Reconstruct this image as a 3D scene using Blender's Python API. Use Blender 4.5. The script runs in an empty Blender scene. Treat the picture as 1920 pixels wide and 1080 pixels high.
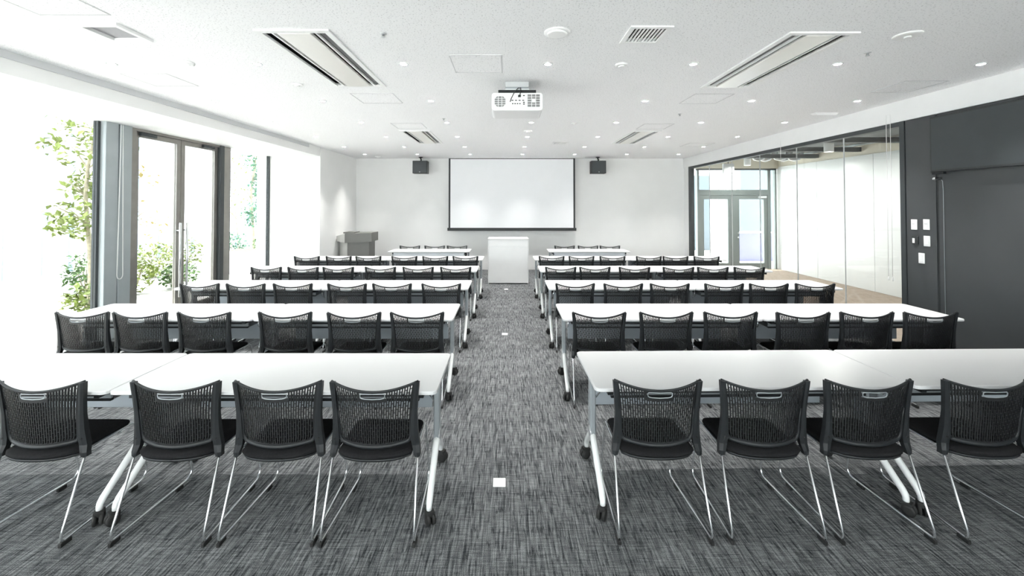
import bpy, bmesh, math, random
from mathutils import Vector, Matrix

# ------------------------------------------------------------------ camera, world, sun, exposure
scene = bpy.context.scene
C = scene.collection
random.seed(7)
FPX, HORX, HORY, CAMH, TILT = 770.0, 952.0, 385.0, 1.735, math.radians(1.0)
cd = bpy.data.cameras.new('camera'); cam = bpy.data.objects.new('camera', cd); C.objects.link(cam)
cd.sensor_width = 36.0; cd.sensor_fit = 'HORIZONTAL'; cd.lens = FPX / 1920.0 * 36.0
cam.location = (0, 0, CAMH); cam.rotation_euler = (math.pi / 2 + TILT, 0, 0)
cd.shift_x = (960.0 - HORX) / 1920.0
cd.shift_y = ((HORY - FPX * math.tan(TILT)) - 540.0) / 1920.0
cd.clip_start = 0.05; cd.clip_end = 200
scene.camera = cam

w = bpy.data.worlds.new('sky'); scene.world = w; w.use_nodes = True
bg = w.node_tree.nodes['Background']; bg.inputs[0].default_value = (0.97, 0.985, 1.0, 1); bg.inputs[1].default_value = 1.6
sd = bpy.data.lights.new('sun', 'SUN'); sun = bpy.data.objects.new('sun', sd); C.objects.link(sun)
sd.energy = 4.2; sd.angle = math.radians(1.5); sd.color = (1.0, 0.96, 0.90)
sun.location = (-12, 4, 14)
sun.rotation_euler = Vector((0.38, -0.16, -0.91)).to_track_quat('-Z', 'Y').to_euler()
DOWNLIGHT_POWER = 4.2
CORRIDOR_POWER = 6.5
vs = scene.view_settings
vs.view_transform = 'Standard'; vs.look = 'None'; vs.gamma = 1.0; vs.use_curve_mapping = False
vs.exposure = 2.48
scene.cycles.use_denoising = True
scene.cycles.diffuse_bounces = 5
scene.cycles.transparent_max_bounces = 24
scene.cycles.sample_clamp_indirect = 8.0

# ------------------------------------------------------------------ materials
MATS = {}
def mat(name, col=(0.8, 0.8, 0.8), rough=0.5, metal=0.0, var=0.06, scale=6.0, bump=0.0, bscale=200.0, spec=0.5):
    """principled material whose colour is broken up by a little noise"""
    if name in MATS: return MATS[name]
    m = bpy.data.materials.new(name); m.use_nodes = True
    nt = m.node_tree; p = nt.nodes['Principled BSDF']
    p.inputs['Roughness'].default_value = rough; p.inputs['Metallic'].default_value = metal
    p.inputs['Specular IOR Level'].default_value = spec
    tc = nt.nodes.new('ShaderNodeTexCoord'); n = nt.nodes.new('ShaderNodeTexNoise'); r = nt.nodes.new('ShaderNodeValToRGB')
    n.inputs['Scale'].default_value = scale; n.inputs['Detail'].default_value = 3
    nt.links.new(tc.outputs['Object'], n.inputs['Vector'])
    r.color_ramp.elements[0].position = 0.3; r.color_ramp.elements[1].position = 0.7
    r.color_ramp.elements[0].color = tuple(c * (1 - var) for c in col) + (1,)
    r.color_ramp.elements[1].color = tuple(min(1, c * (1 + var)) for c in col) + (1,)
    nt.links.new(n.outputs['Fac'], r.inputs['Fac']); nt.links.new(r.outputs['Color'], p.inputs['Base Color'])
    if bump:
        n2 = nt.nodes.new('ShaderNodeTexNoise'); n2.inputs['Scale'].default_value = bscale
        b = nt.nodes.new('ShaderNodeBump'); b.inputs['Strength'].default_value = bump; b.inputs['Distance'].default_value = 0.002
        nt.links.new(tc.outputs['Object'], n2.inputs['Vector']); nt.links.new(n2.outputs['Fac'], b.inputs['Height'])
        nt.links.new(b.outputs['Normal'], p.inputs['Normal'])
    MATS[name] = m
    return m

def mat_emit(name, col, strength):
    m = bpy.data.materials.new(name); m.use_nodes = True
    p = m.node_tree.nodes['Principled BSDF']
    p.inputs['Base Color'].default_value = col + (1,)
    p.inputs['Emission Color'].default_value = col + (1,); p.inputs['Emission Strength'].default_value = strength
    MATS[name] = m
    return m

def mat_glass(name, tint=(0.96, 0.985, 0.975), refl=0.9):
    m = bpy.data.materials.new(name); m.use_nodes = True
    nt = m.node_tree; nt.nodes.clear()
    out = nt.nodes.new('ShaderNodeOutputMaterial'); mix = nt.nodes.new('ShaderNodeMixShader')
    tr = nt.nodes.new('ShaderNodeBsdfTransparent'); gl = nt.nodes.new('ShaderNodeBsdfGlossy'); lw = nt.nodes.new('ShaderNodeLayerWeight')
    pw = nt.nodes.new('ShaderNodeMath'); pw.operation = 'POWER'; pw.inputs[1].default_value = 5.0
    mu = nt.nodes.new('ShaderNodeMath'); mu.operation = 'MULTIPLY_ADD'; mu.inputs[1].default_value = refl * 0.9; mu.inputs[2].default_value = 0.03
    tr.inputs['Color'].default_value = tint + (1,); gl.inputs['Color'].default_value = (1, 1, 1, 1); gl.inputs['Roughness'].default_value = 0.01
    lw.inputs['Blend'].default_value = 0.5
    nt.links.new(lw.outputs['Facing'], pw.inputs[0]); nt.links.new(pw.outputs[0], mu.inputs[0]); nt.links.new(mu.outputs[0], mix.inputs[0])
    nt.links.new(tr.outputs[0], mix.inputs[1]); nt.links.new(gl.outputs[0], mix.inputs[2]); nt.links.new(mix.outputs[0], out.inputs[0])
    MATS[name] = m
    return m

def mat_carpet(name, dark, mid, light):
    m = bpy.data.materials.new(name); m.use_nodes = True
    nt = m.node_tree; p = nt.nodes['Principled BSDF']; L = nt.links.new
    p.inputs['Roughness'].default_value = 0.95; p.inputs['Specular IOR Level'].default_value = 0.15
    tc = nt.nodes.new('ShaderNodeTexCoord')
    def noise(sx, sy, det, dist=0.0):
        mp = nt.nodes.new('ShaderNodeMapping'); mp.inputs['Scale'].default_value = (sx, sy, 1)
        n = nt.nodes.new('ShaderNodeTexNoise'); n.inputs['Scale'].default_value = 1; n.inputs['Detail'].default_value = det
        n.inputs['Distortion'].default_value = dist
        L(tc.outputs['Object'], mp.inputs['Vector']); L(mp.outputs['Vector'], n.inputs['Vector'])
        return n.outputs['Fac']
    def math2(op, a, b):
        q = nt.nodes.new('ShaderNodeMath'); q.operation = op
        for i, v in enumerate((a, b)):
            if isinstance(v, (int, float)): q.inputs[i].default_value = v
            else: L(v, q.inputs[i])
        return q.outputs[0]
    def lines(n, width):                 # thin dark threads where the stretched noise crosses its middle
        d = math2('ABSOLUTE', math2('SUBTRACT', n, 0.5), 0.0)
        q = nt.nodes.new('ShaderNodeMapRange'); q.interpolation_type = 'SMOOTHSTEP'
        q.inputs['From Min'].default_value = 0.0; q.inputs['From Max'].default_value = width
        L(d, q.inputs['Value']); return q.outputs['Result']
    warp = noise(95, 6.0, 2.0)           # long yarns that run down the room
    thread = lines(noise(46, 3.6, 1.0), 0.050)
    cross = lines(noise(4.5, 42, 1.0), 0.030)
    weft = noise(10.0, 120, 2.0)         # short cross yarns
    fine = noise(300, 240, 2.0)          # loop pile
    cloud = noise(3.0, 3.0, 3.0)         # soft tonal drift
    s = math2('ADD', math2('MULTIPLY', warp, 0.36), math2('MULTIPLY', weft, 0.22))
    s = math2('ADD', s, math2('MULTIPLY', fine, 0.34))
    s = math2('ADD', s, math2('MULTIPLY', cloud, 0.07))
    s = math2('ADD', s, math2('MULTIPLY', thread, 0.105))
    s = math2('ADD', s, math2('MULTIPLY', cross, 0.040))
    r = nt.nodes.new('ShaderNodeValToRGB'); e = r.color_ramp.elements
    e[0].position = 0.47; e[0].color = dark + (1,); e[1].position = 0.77; e[1].color = light + (1,)
    k = e.new(0.615); k.color = mid + (1,)
    L(s, r.inputs['Fac']); L(r.outputs['Color'], p.inputs['Base Color'])
    b = nt.nodes.new('ShaderNodeBump'); b.inputs['Strength'].default_value = 0.35; b.inputs['Distance'].default_value = 0.004
    L(s, b.inputs['Height']); L(b.outputs['Normal'], p.inputs['Normal'])
    MATS[name] = m
    return m

def mat_speckle(name, base, pit, scale, thr):
    """mineral-fibre ceiling board: white with small pits"""
    m = bpy.data.materials.new(name); m.use_nodes = True
    nt = m.node_tree; p = nt.nodes['Principled BSDF']; L = nt.links.new
    p.inputs['Roughness'].default_value = 0.9; p.inputs['Specular IOR Level'].default_value = 0.2
    tc = nt.nodes.new('ShaderNodeTexCoord'); n = nt.nodes.new('ShaderNodeTexNoise')
    n.inputs['Scale'].default_value = scale; n.inputs['Detail'].default_value = 2.5; n.inputs['Roughness'].default_value = 0.6
    r = nt.nodes.new('ShaderNodeValToRGB'); e = r.color_ramp.elements
    e[0].position = thr; e[0].color = pit + (1,); e[1].position = thr + 0.05; e[1].color = base + (1,)
    L(tc.outputs['Object'], n.inputs['Vector']); L(n.outputs['Fac'], r.inputs['Fac']); L(r.outputs['Color'], p.inputs['Base Color'])
    MATS[name] = m
    return m

mat('wall_white', (0.88, 0.88, 0.87), 0.75, var=0.012, scale=3, bump=0.08, bscale=350)
mat('paint_white', (0.87, 0.87, 0.865), 0.5, var=0.012)
mat('ceiling_white', (0.87, 0.87, 0.87), 0.8, var=0.01)
mat_speckle('ceiling_board', (0.905, 0.905, 0.91), (0.60, 0.60, 0.61), 85.0, 0.355)
mat_carpet('carpet', (0.020, 0.022, 0.0245), (0.104, 0.109, 0.113), (0.30, 0.305, 0.31))
mat_carpet('carpet_beige', (0.26, 0.205, 0.165), (0.37, 0.30, 0.245), (0.48, 0.40, 0.34))
mat('laminate_white', (0.62, 0.622, 0.625), 0.32, var=0.008, scale=2)
mat('edge_grey', (0.62, 0.63, 0.64), 0.45, var=0.02)
mat('frame_grey', (0.36, 0.39, 0.41), 0.42, 0.35, var=0.04)
mat('panel_grey', (0.40, 0.44, 0.48), 0.5, 0.0, var=0.03)
mat('leg_white', (0.78, 0.79, 0.79), 0.35, 0.0, var=0.02)
mat('black_plastic', (0.016, 0.018, 0.020), 0.42, var=0.08, scale=30, bump=0.05, bscale=900, spec=0.35)
mat('black_mesh', (0.010, 0.011, 0.012), 0.5, var=0.1, scale=30)
mat('black_fabric', (0.011, 0.011, 0.012), 0.95, var=0.25, scale=120, bump=0.3, bscale=600, spec=0.2)
mat('black_rubber', (0.012, 0.012, 0.012), 0.7, var=0.1)
mat('chrome', (0.74, 0.76, 0.77), 0.17, 0.9, var=0.02)
mat('satin_silver', (0.66, 0.67, 0.68), 0.35, 0.8, var=0.03)
mat('bronze_steel', (0.30, 0.285, 0.265), 0.38, 0.55, var=0.06, scale=9)
mat('grey_green_panel', (0.40, 0.44, 0.455), 0.45, 0.2, var=0.03)
mat('frame_dark', (0.045, 0.052, 0.056), 0.45, 0.1, var=0.05)
mat('charcoal_panel', (0.055, 0.059, 0.063), 0.40, 0.0, var=0.05, scale=3)
mat('cream_plate', (0.80, 0.785, 0.745), 0.28, 0.1, var=0.01)
mat('dark_slot', (0.012, 0.012, 0.011), 0.8, var=0.1)
mat('perforated_grey', (0.36, 0.355, 0.375), 0.5, 0.3, var=0.05, scale=60)
mat('baffle_grey', (0.005, 0.005, 0.005), 0.9, var=0.03, spec=0.0)
mat('seam_grey', (0.63, 0.63, 0.64), 0.7, var=0.02)
mat('lectern_grey', (0.165, 0.165, 0.155), 0.5, 0.1, var=0.03)
mat('lectern_lit', (0.55, 0.55, 0.53), 0.45, 0.1, var=0.03)  # lectern grey lightened, window light put into the front's colour
mat('screen_white', (0.86, 0.87, 0.885), 0.6, var=0.006)
mat('screen_black', (0.03, 0.033, 0.035), 0.6, var=0.05)
mat('projector_white', (0.80, 0.80, 0.80), 0.45, var=0.01)
mat('projector_vent', (0.22, 0.22, 0.22), 0.6, var=0.1)
mat('switch_white', (0.85, 0.85, 0.84), 0.35, var=0.01)
mat('corridor_panel', (0.84, 0.85, 0.845), 0.22, 0.0, var=0.01)
mat('beige_wall', (0.74, 0.68, 0.57), 0.7, var=0.02)
mat('corridor_soffit', (0.20, 0.215, 0.215), 0.8, var=0.1)
mat('dark_beam', (0.08, 0.085, 0.085), 0.6, var=0.1)
mat('pipe_silver', (0.72, 0.73, 0.74), 0.3, 0.85, var=0.05)
mat('door_grey', (0.17, 0.20, 0.195), 0.45, 0.2, var=0.04)
mat('paving', (0.56, 0.555, 0.54), 0.8, var=0.05, scale=2.0, bump=0.1, bscale=60)
mat('garden_wall', (0.72, 0.735, 0.75), 0.7, var=0.02)
mat('fence_blue', (0.34, 0.54, 0.78), 0.5, var=0.04)
mat('planter_white', (0.86, 0.86, 0.86), 0.5, var=0.02)
mat('soil', (0.10, 0.07, 0.05), 0.9, var=0.3, scale=30)
mat('bark', (0.33, 0.30, 0.22), 0.85, var=0.25, scale=20)
mat('leaf_green', (0.06, 0.13, 0.03), 0.5, var=0.45, scale=3)
mat('leaf_lime', (0.15, 0.20, 0.035), 0.5, var=0.35, scale=3)
mat('leaf_gold', (0.28, 0.22, 0.05), 0.5, var=0.3, scale=3)
mat('leaf_teal', (0.05, 0.17, 0.095), 0.5, var=0.4, scale=3)
mat('haze_blue', (0.55, 0.66, 0.76), 0.6, var=0.04)
mat('lavender', (0.13, 0.13, 0.27), 0.5, var=0.03)
mat('facade_grey', (0.11, 0.14, 0.165), 0.6, var=0.03)
mat_glass('glass_window', (0.855, 0.87, 0.86)); mat_glass('glass_clear'); mat_glass('glass_partition', (0.955, 0.975, 0.97), 1.0)
mat('lamp_face', (0.8, 0.8, 0.78), 0.3, var=0.02)
mat_emit('pendant_face', (1.0, 0.96, 0.9), 6.0)

# ------------------------------------------------------------------ mesh helpers
class MB:
    def __init__(self): self.v = []; self.f = []; self.smooth = []
    def add(self, vs_, fs, smooth=False):
        o = len(self.v); self.v += [tuple(p) for p in vs_]
        for f in fs: self.f.append(tuple(i + o for i in f)); self.smooth.append(smooth)
        return self
    def box(self, x0, x1, y0, y1, z0, z1):
        v = [(x0, y0, z0), (x1, y0, z0), (x1, y1, z0), (x0, y1, z0), (x0, y0, z1), (x1, y0, z1), (x1, y1, z1), (x0, y1, z1)]
        return self.add(v, [(3, 2, 1, 0), (4, 5, 6, 7), (0, 1, 5, 4), (1, 2, 6, 5), (2, 3, 7, 6), (3, 0, 4, 7)])
    def rbox(self, x0, x1, y0, y1, z0, z1, b=0.004, seg=1):
        bm = bmesh.new(); bmesh.ops.create_cube(bm, size=1.0)
        for p in bm.verts:
            p.co = Vector(((x0 + x1) / 2 + p.co.x * (x1 - x0), (y0 + y1) / 2 + p.co.y * (y1 - y0), (z0 + z1) / 2 + p.co.z * (z1 - z0)))
        bmesh.ops.bevel(bm, geom=list(bm.edges), offset=b, segments=seg, profile=0.7, affect='EDGES')
        bm.verts.index_update()
        self.add([p.co[:] for p in bm.verts], [tuple(q.index for q in f.verts) for f in bm.faces]); bm.free(); return self
    def bar(self, a, b, wd, ht, up=(0, 0, 1)):
        """rectangular bar from a to b"""
        a = Vector(a); b = Vector(b); d = (b - a).normalized(); u = Vector(up)
        s = d.cross(u)
        if s.length < 1e-4: s = d.cross(Vector((0, 1, 0)))
        s.normalize(); t = s.cross(d).normalized(); vs_ = []
        for p in (a, b):
            for i, j in ((-1, -1), (1, -1), (1, 1), (-1, 1)): vs_.append(p + s * i * wd / 2 + t * j * ht / 2)
        return self.add(vs_, [(3, 2, 1, 0), (4, 5, 6, 7), (0, 1, 5, 4), (1, 2, 6, 5), (2, 3, 7, 6), (3, 0, 4, 7)])
    def tube(self, pts, r, n=8, closed=False, rz=None, smooth=True):
        """swept tube; r a number or one radius for each point"""
        pts = [Vector(p) for p in pts]; m = len(pts); rs = r if isinstance(r, (list, tuple)) else [r] * m
        ref = None; vs_ = []
        for i, p in enumerate(pts):
            if closed: d = (pts[(i + 1) % m] - pts[i - 1])
            else: d = pts[min(i + 1, m - 1)] - pts[max(i - 1, 0)]
            d.normalize()
            if ref is None:
                ref = Vector((0, 0, 1)) if abs(d.z) < 0.9 else Vector((1, 0, 0))
            s = (ref - d * ref.dot(d)).normalized(); t = d.cross(s); ref = s
            for k in range(n):
                a = 2 * math.pi * k / n
                vs_.append(p + (s * math.cos(a) + t * math.sin(a) * (rz or 1)) * rs[i])
        fs = []
        for i in range(m if closed else m - 1):
            j = (i + 1) % m
            for k in range(n): fs.append((i * n + k, i * n + (k + 1) % n, j * n + (k + 1) % n, j * n + k))
        self.add(vs_, fs, smooth)
        if not closed:
            o = len(self.v) - m * n
            self.f.append(tuple(o + k for k in reversed(range(n)))); self.smooth.append(False)
            self.f.append(tuple(o + (m - 1) * n + k for k in range(n))); self.smooth.append(False)
        return self
    def lathe(self, prof, n=20, c=(0, 0, 0), axis='z', smooth=True):
        """profile of (r, h) turned about an axis; ends capped"""
        vs_ = []
        for r, h in prof:
            for k in range(n):
                a = 2 * math.pi * k / n; x, y = r * math.cos(a), r * math.sin(a)
                p = (x, y, h) if axis == 'z' else ((h, x, y) if axis == 'x' else (y, h, x))
                vs_.append((p[0] + c[0], p[1] + c[1], p[2] + c[2]))
        fs = []
        for i in range(len(prof) - 1):
            for k in range(n): fs.append((i * n + k, i * n + (k + 1) % n, (i + 1) * n + (k + 1) % n, (i + 1) * n + k))
        o = len(self.v); self.add(vs_, fs, smooth)
        self.f.append(tuple(o + k for k in reversed(range(n)))); self.smooth.append(False)
        self.f.append(tuple(o + (len(prof) - 1) * n + k for k in range(n))); self.smooth.append(False)
        return self
    def ring(self, r0, r1, z0, z1, n=20, c=(0, 0)):
        vs_ = []
        for r, z in ((r1, z0), (r1, z1), (r0, z1), (r0, z0)):
            for k in range(n):
                a = 2 * math.pi * k / n; vs_.append((c[0] + r * math.cos(a), c[1] + r * math.sin(a), z))
        fs = []
        for i in range(4):
            for k in range(n): fs.append((i * n + k, i * n + (k + 1) % n, ((i + 1) % 4) * n + (k + 1) % n, ((i + 1) % 4) * n + k))
        return self.add(vs_, fs, False)
    def loops(self, loops, smooth=True, cap=True):
        """skin a list of equal-length closed loops"""
        n = len(loops[0]); vs_ = [p for l in loops for p in l]; fs = []
        for i in range(len(loops) - 1):
            for k in range(n): fs.append((i * n + k, i * n + (k + 1) % n, (i + 1) * n + (k + 1) % n, (i + 1) * n + k))
        o = len(self.v); self.add(vs_, fs, smooth)
        if cap:
            self.f.append(tuple(o + k for k in reversed(range(n)))); self.smooth.append(False)
            self.f.append(tuple(o + (len(loops) - 1) * n + k for k in range(n))); self.smooth.append(False)
        return self
    def mesh(self, name, m):
        me = bpy.data.meshes.new(name); me.from_pydata(self.v, [], self.f); me.validate()
        if any(self.smooth) and len(me.polygons) == len(self.smooth): me.polygons.foreach_set('use_smooth', self.smooth)
        me.materials.append(MATS[m]); me.update()
        bm = bmesh.new(); bm.from_mesh(me); bmesh.ops.recalc_face_normals(bm, faces=bm.faces); bm.to_mesh(me); bm.free()
        return me
    def build(self, name, m, parent=None, loc=None):
        o = bpy.data.objects.new(name, self.mesh(name, m)); C.objects.link(o)
        if parent is not None: o.parent = parent
        if loc is not None: o.location = loc
        return o

def thing(name, label, cat, loc=(0, 0, 0), rz=0.0, group=None):
    o = bpy.data.objects.new(name, None); C.objects.link(o); o.location = loc; o.rotation_euler = (0, 0, rz)
    o.empty_display_size = 0.1
    return tag(o, label, cat, group)
def tag(o, label, cat, group=None):
    o['label'] = label; o['category'] = cat
    if group: o['group'] = group
    return o
def struct(name, mb, m, label=None, parent=None):
    o = mb.build(name, m, parent)
    if parent is None: o['kind'] = 'structure'
    if label: o['label'] = label
    return o
def struct_empty(name, label=None, loc=(0, 0, 0)):
    o = bpy.data.objects.new(name, None); C.objects.link(o); o.location = loc; o['kind'] = 'structure'
    if label: o['label'] = label
    return o
KIDS = {}
def copy_tree(o, parent=None):
    c = o.copy(); C.objects.link(c); c.parent = parent
    for ch in KIDS.setdefault(o.name, [x for x in bpy.data.objects if x.parent == o]): copy_tree(ch, c)
    return c
ORD = ['first', 'second', 'third', 'fourth', 'fifth', 'sixth', 'seventh']

# ------------------------------------------------------------------ room shell
XL, XW, XR, YB, YF, HC = -4.10, -5.23, 4.77, 11.10, -3.00, 3.0
YP = 8.97            # pier where the window bay ends
SOF = 2.81           # soffit of the window bay
struct('floor', MB().box(XW - 0.1, XR + 0.1, YF - 0.1, YB + 0.1, -0.12, 0.0), 'carpet', 'grey woven-line carpet covering the seminar room floor')

# ceiling with real openings for units, grilles and downlights
AC = [(-1.82, -1.30, 2.94, 4.33), (2.07, 2.56, 2.98, 4.36), (-1.82, -1.33, 6.92, 8.32), (2.13, 2.60, 6.95, 8.35)]
GRILLES = [(0.88, 1.16, 2.88, 3.16), (0.92, 1.20, 8.16, 8.44)]
PERF = [(-2.99, -2.73, 2.84, 3.10)]
DLX = [-3.54, -2.24, -0.93, 0.36, 1.66, 2.95, 4.23]; DLY = [3.65, 4.95, 6.25, 7.55, 8.85, 10.15]
DLH = 0.028
holes = [tuple(a) for a in AC] + [tuple(a) for a in GRILLES] + [tuple(a) for a in PERF]
holes += [(x - DLH, x + DLH, y - DLH, y + DLH) for x in DLX for y in DLY]
def plate_with_holes(x0, x1, y0, y1, z0, z1, hs):
    xs = sorted({x0, x1} | {h[0] for h in hs} | {h[1] for h in hs}); ys = sorted({y0, y1} | {h[2] for h in hs} | {h[3] for h in hs})
    mb = MB(); idx = {}
    def vid(i, j, k):
        key = (i, j, k)
        if key not in idx: idx[key] = len(mb.v); mb.v.append((xs[i], ys[j], (z0, z1)[k]))
        return idx[key]
    nx, ny = len(xs) - 1, len(ys) - 1; solid = {}
    for i in range(nx):
        for j in range(ny):
            cx, cy = (xs[i] + xs[i + 1]) / 2, (ys[j] + ys[j + 1]) / 2
            solid[i, j] = not any(h[0] < cx < h[1] and h[2] < cy < h[3] for h in hs)
    for (i, j), s in solid.items():
        if not s: continue
        mb.f.append((vid(i, j, 0), vid(i, j + 1, 0), vid(i + 1, j + 1, 0), vid(i + 1, j, 0)))
        mb.f.append((vid(i, j, 1), vid(i + 1, j, 1), vid(i + 1, j + 1, 1), vid(i, j + 1, 1)))
        for di, dj, a, b in ((-1, 0, (i, j), (i, j + 1)), (1, 0, (i + 1, j), (i + 1, j + 1)), (0, -1, (i, j), (i + 1, j)), (0, 1, (i, j + 1), (i + 1, j + 1))):
            if not solid.get((i + di, j + dj), False): mb.f.append((vid(*a, 0), vid(*b, 0), vid(*b, 1), vid(*a, 1)))
    mb.smooth = [False] * len(mb.f)
    return mb
struct('ceiling', plate_with_holes(XL, XR, YF, YB, HC, HC + 0.03, holes), 'ceiling_board', 'white pitted mineral-fibre ceiling')
struct('roof', MB().box(XW - 0.25, 8.2, YF - 0.2, 11.55, 3.55, 3.8), 'ceiling_white', 'roof slab above the suspended ceiling')

struct('wall_back', MB().box(XL - 0.2, XR + 0.02, YB, YB + 0.2, 0, 3.55), 'wall_white', 'off-white end wall behind the projection screen')
struct('wall_left', MB().box(XW - 0.25, XL, YP, YB, 0, 3.55), 'wall_white', 'white pier beside the window bay')
struct('trim_1', MB().box(XL - 0.03, XL - 0.012, YF, YP, SOF, HC + 0.5), 'wall_white', 'plain fascia over the window bay')
struct('trim_2', MB().box(XW - 0.25, XL - 0.03, YF, YP, SOF, SOF + 0.06), 'paint_white', 'white soffit above the windows')
struct('trim_3', MB().box(XL - 0.012, XL + 0.008, YF, 8.45, HC - 0.062, HC), 'edge_grey', 'grey metal channel along the ceiling edge')
# unseen wall behind the camera, glazing added to fill the room with daylight
struct('wall_front', MB().box(XW - 0.25, XR + 0.2, YF - 0.2, YF, 2.80, 3.55).box(XW - 0.25, -4.6, YF - 0.2, YF, 0, 2.80).box(4.5, XR + 0.2, YF - 0.2, YF, 0, 2.80).box(-4.6, 4.5, YF - 0.2, YF, 0, 1.0), 'wall_white', 'white wall around the added windows behind the camera')
wf = struct_empty('fill_window', 'added fill-light glazing in the unseen wall behind the camera', (0, YF - 0.1, 0))
for k in range(7):
    x = -4.6 + 9.1 * k / 6
    MB().box(x - 0.03, x + 0.03, -0.04, 0.04, 1.0, 2.80).build('mullion', 'frame_dark', wf)
    if k < 6: MB().box(x + 0.03, x + 9.1 / 6 - 0.03, -0.006, 0.006, 1.0, 2.80).build('pane', 'glass_clear', wf)
struct('ground', MB().box(XW - 0.06, 12, -16, YF - 0.2, -0.14, -0.02), 'planter_white', 'unseen pale paving, lightened to bounce daylight in through the added windows')  # unseen ground, made lighter to bounce daylight up to the ceiling
struct('trim_4', MB().box(XW - 0.06, XW + 0.06, YF, YP, 0.0, 0.03), 'frame_grey', 'low metal sill under the windows')

# ------------------------------------------------------------------ window bay
def window(name, y0, y1, label, f=0.035, m='frame_dark'):
    wd = struct_empty(name, label, (XW, 0, 0))
    MB().box(-0.03, 0.03, y0, y0 + f, 0.03, SOF).build('window_frame', m, wd)
    MB().box(-0.03, 0.03, y1 - f, y1, 0.03, SOF).build('window_frame', m, wd)
    MB().box(-0.006, 0.006, y0 + f, y1 - f, 0.03, SOF).build('pane', 'glass_window', wd)
    return wd
window('window_1', 7.66, YP, 'fixed floor-to-soffit window beside the white pier')
window('window_2', 3.62, 5.23, 'fixed floor-to-soffit window beside the garden door')
window('window_3', 1.95, 3.62, 'fixed floor-to-soffit window past the frame edge')
window('window_4', 0.25, 1.95, 'fixed floor-to-soffit window past the frame edge')
window('window_5', -1.45, 0.25, 'fixed floor-to-soffit window past the frame edge')
# grey cover panels between window and garden door
for i, (a, b) in enumerate(((5.23, 5.405), (5.425, 5.60))):
    p = struct('trim_%d' % (5 + i), MB().rbox(XW - 0.06, XW + 0.10, a, b, 0.0, SOF, 0.004), 'grey_green_panel', 'tall grey cover panel beside the garden door')
# the blind cord loop hanging on the joint
cl = MB(); pts = []
for k in range(25):
    t = k / 24; pts.append((0, -0.012 - 0.030 * min(1, t * 1.4) * (1 if t < 1 else 1), 2.80 - t * 2.02))
a = [(0.0, -0.012 - 0.028 * t, 2.80 - t * 1.98) for t in [k / 14 for k in range(15)]]
b = [(0.0, 0.012 + 0.030 * t, 2.80 - t * 1.98) for t in [k / 14 for k in range(15)]]
bot = [(0.0, 0.001 + 0.041 * -math.cos(q), 0.82 - 0.055 * math.sin(q)) for q in [math.pi * k / 8 for k in range(1, 8)]]
co = cl.tube(a + bot + b[::-1], 0.0055, 6).build('blind_cord', 'switch_white', None, (XW + 0.125, 5.42, 0))
tag(co, 'white looped blind cord hanging against the grey window panels', 'blind cord')

# double garden door
gd = struct_empty('door_1', 'bronze metal double garden door with full-height glass', (XW, 0, 0))
MB().box(-0.06, 0.06, 5.60, 5.705, 0, SOF).build('door_frame', 'bronze_steel', gd)
MB().rbox(-0.05, 0.08, 7.36, 7.46, 0, SOF, 0.004).build('door_frame', 'frame_dark', gd)
MB().rbox(-0.05, 0.05, 7.46, 7.66, 0, SOF, 0.02, 3).build('door_frame', 'bronze_steel', gd)
MB().box(-0.06, 0.06, 5.705, 7.36, SOF - 0.035, SOF).build('door_head', 'bronze_steel', gd)
def leaf(y0, y1, hy, hs):
    lf = MB().box(-0.025, 0.025, y0, y1, 2.70, SOF - 0.038).box(-0.025, 0.025, y0, y1, 0.015, 0.13).build('door_leaf', 'bronze_steel', gd)
    MB().box(-0.025, 0.025, y0, y0 + 0.075, 0.13, 2.70).build('stile', 'bronze_steel', lf)
    MB().box(-0.025, 0.025, y1 - 0.075, y1, 0.13, 2.70).build('stile', 'bronze_steel', lf)
    MB().box(-0.006, 0.006, y0 + 0.075, y1 - 0.075, 0.13, 2.70).build('pane', 'glass_window', lf)
    MB().tube([(0.085, hy, 0.30), (0.085, hy, 1.46)], 0.016, 10).build('pull_handle', 'chrome', lf)
    MB().tube([(0.02, hy, 0.44), (0.085, hy, 0.44)], 0.012, 8).tube([(0.02, hy, 1.34), (0.085, hy, 1.34)], 0.012, 8).build('handle_bracket', 'chrome', lf)
    MB().rbox(0.026, 0.075, y0 + hs, y0 + hs + 0.26, 2.715, 2.765, 0.005).build('door_closer', 'frame_dark', lf)
leaf(5.71, 6.525, 6.46, 0.06); leaf(6.54, 7.355, 6.60, 0.42)

# ------------------------------------------------------------------ wall to the corridor: glass partition and dark panels
YG0, YG1, ZG = 4.98, 10.83, 2.75
struct('trim_7', MB().box(XR - 0.02, XR + 0.16, YF, YB, ZG, 3.55), 'paint_white', 'white bulkhead above the glass partition')
struct('wall_right', MB().box(XR, XR + 0.14, YG1, YB, 0, ZG), 'wall_white', 'short white wall beside the glass partition')
gp = struct_empty('window_6', 'dark framed glass partition towards the corridor', (XR, 0, 0))
MB().box(0.0, 0.09, YG0, YG1, ZG - 0.055, ZG).build('head_rail', 'frame_dark', gp)
MB().box(0.0, 0.09, YG0, YG1, 0, 0.03).build('floor_rail', 'frame_dark', gp)
MB().box(0.0, 0.09, YG1 - 0.14, YG1, 0.03, ZG - 0.055).build('jamb', 'frame_dark', gp)
MB().box(-0.01, 0.09, YG0 - 0.06, YG0, 0, ZG).build('jamb', 'frame_dark', gp)
js = [YG0, 5.87, 6.83, 7.83, 8.81, 9.79, YG1 - 0.14]
for k in range(6):
    MB().box(0.039, 0.051, js[k] + 0.003, js[k + 1] - 0.003, 0.03, ZG - 0.055).build('pane', 'glass_partition', gp)
    if k: MB().box(0.037, 0.053, js[k] - 0.003, js[k] + 0.003, 0.03, ZG - 0.055).build('joint', 'edge_grey', gp)
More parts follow.
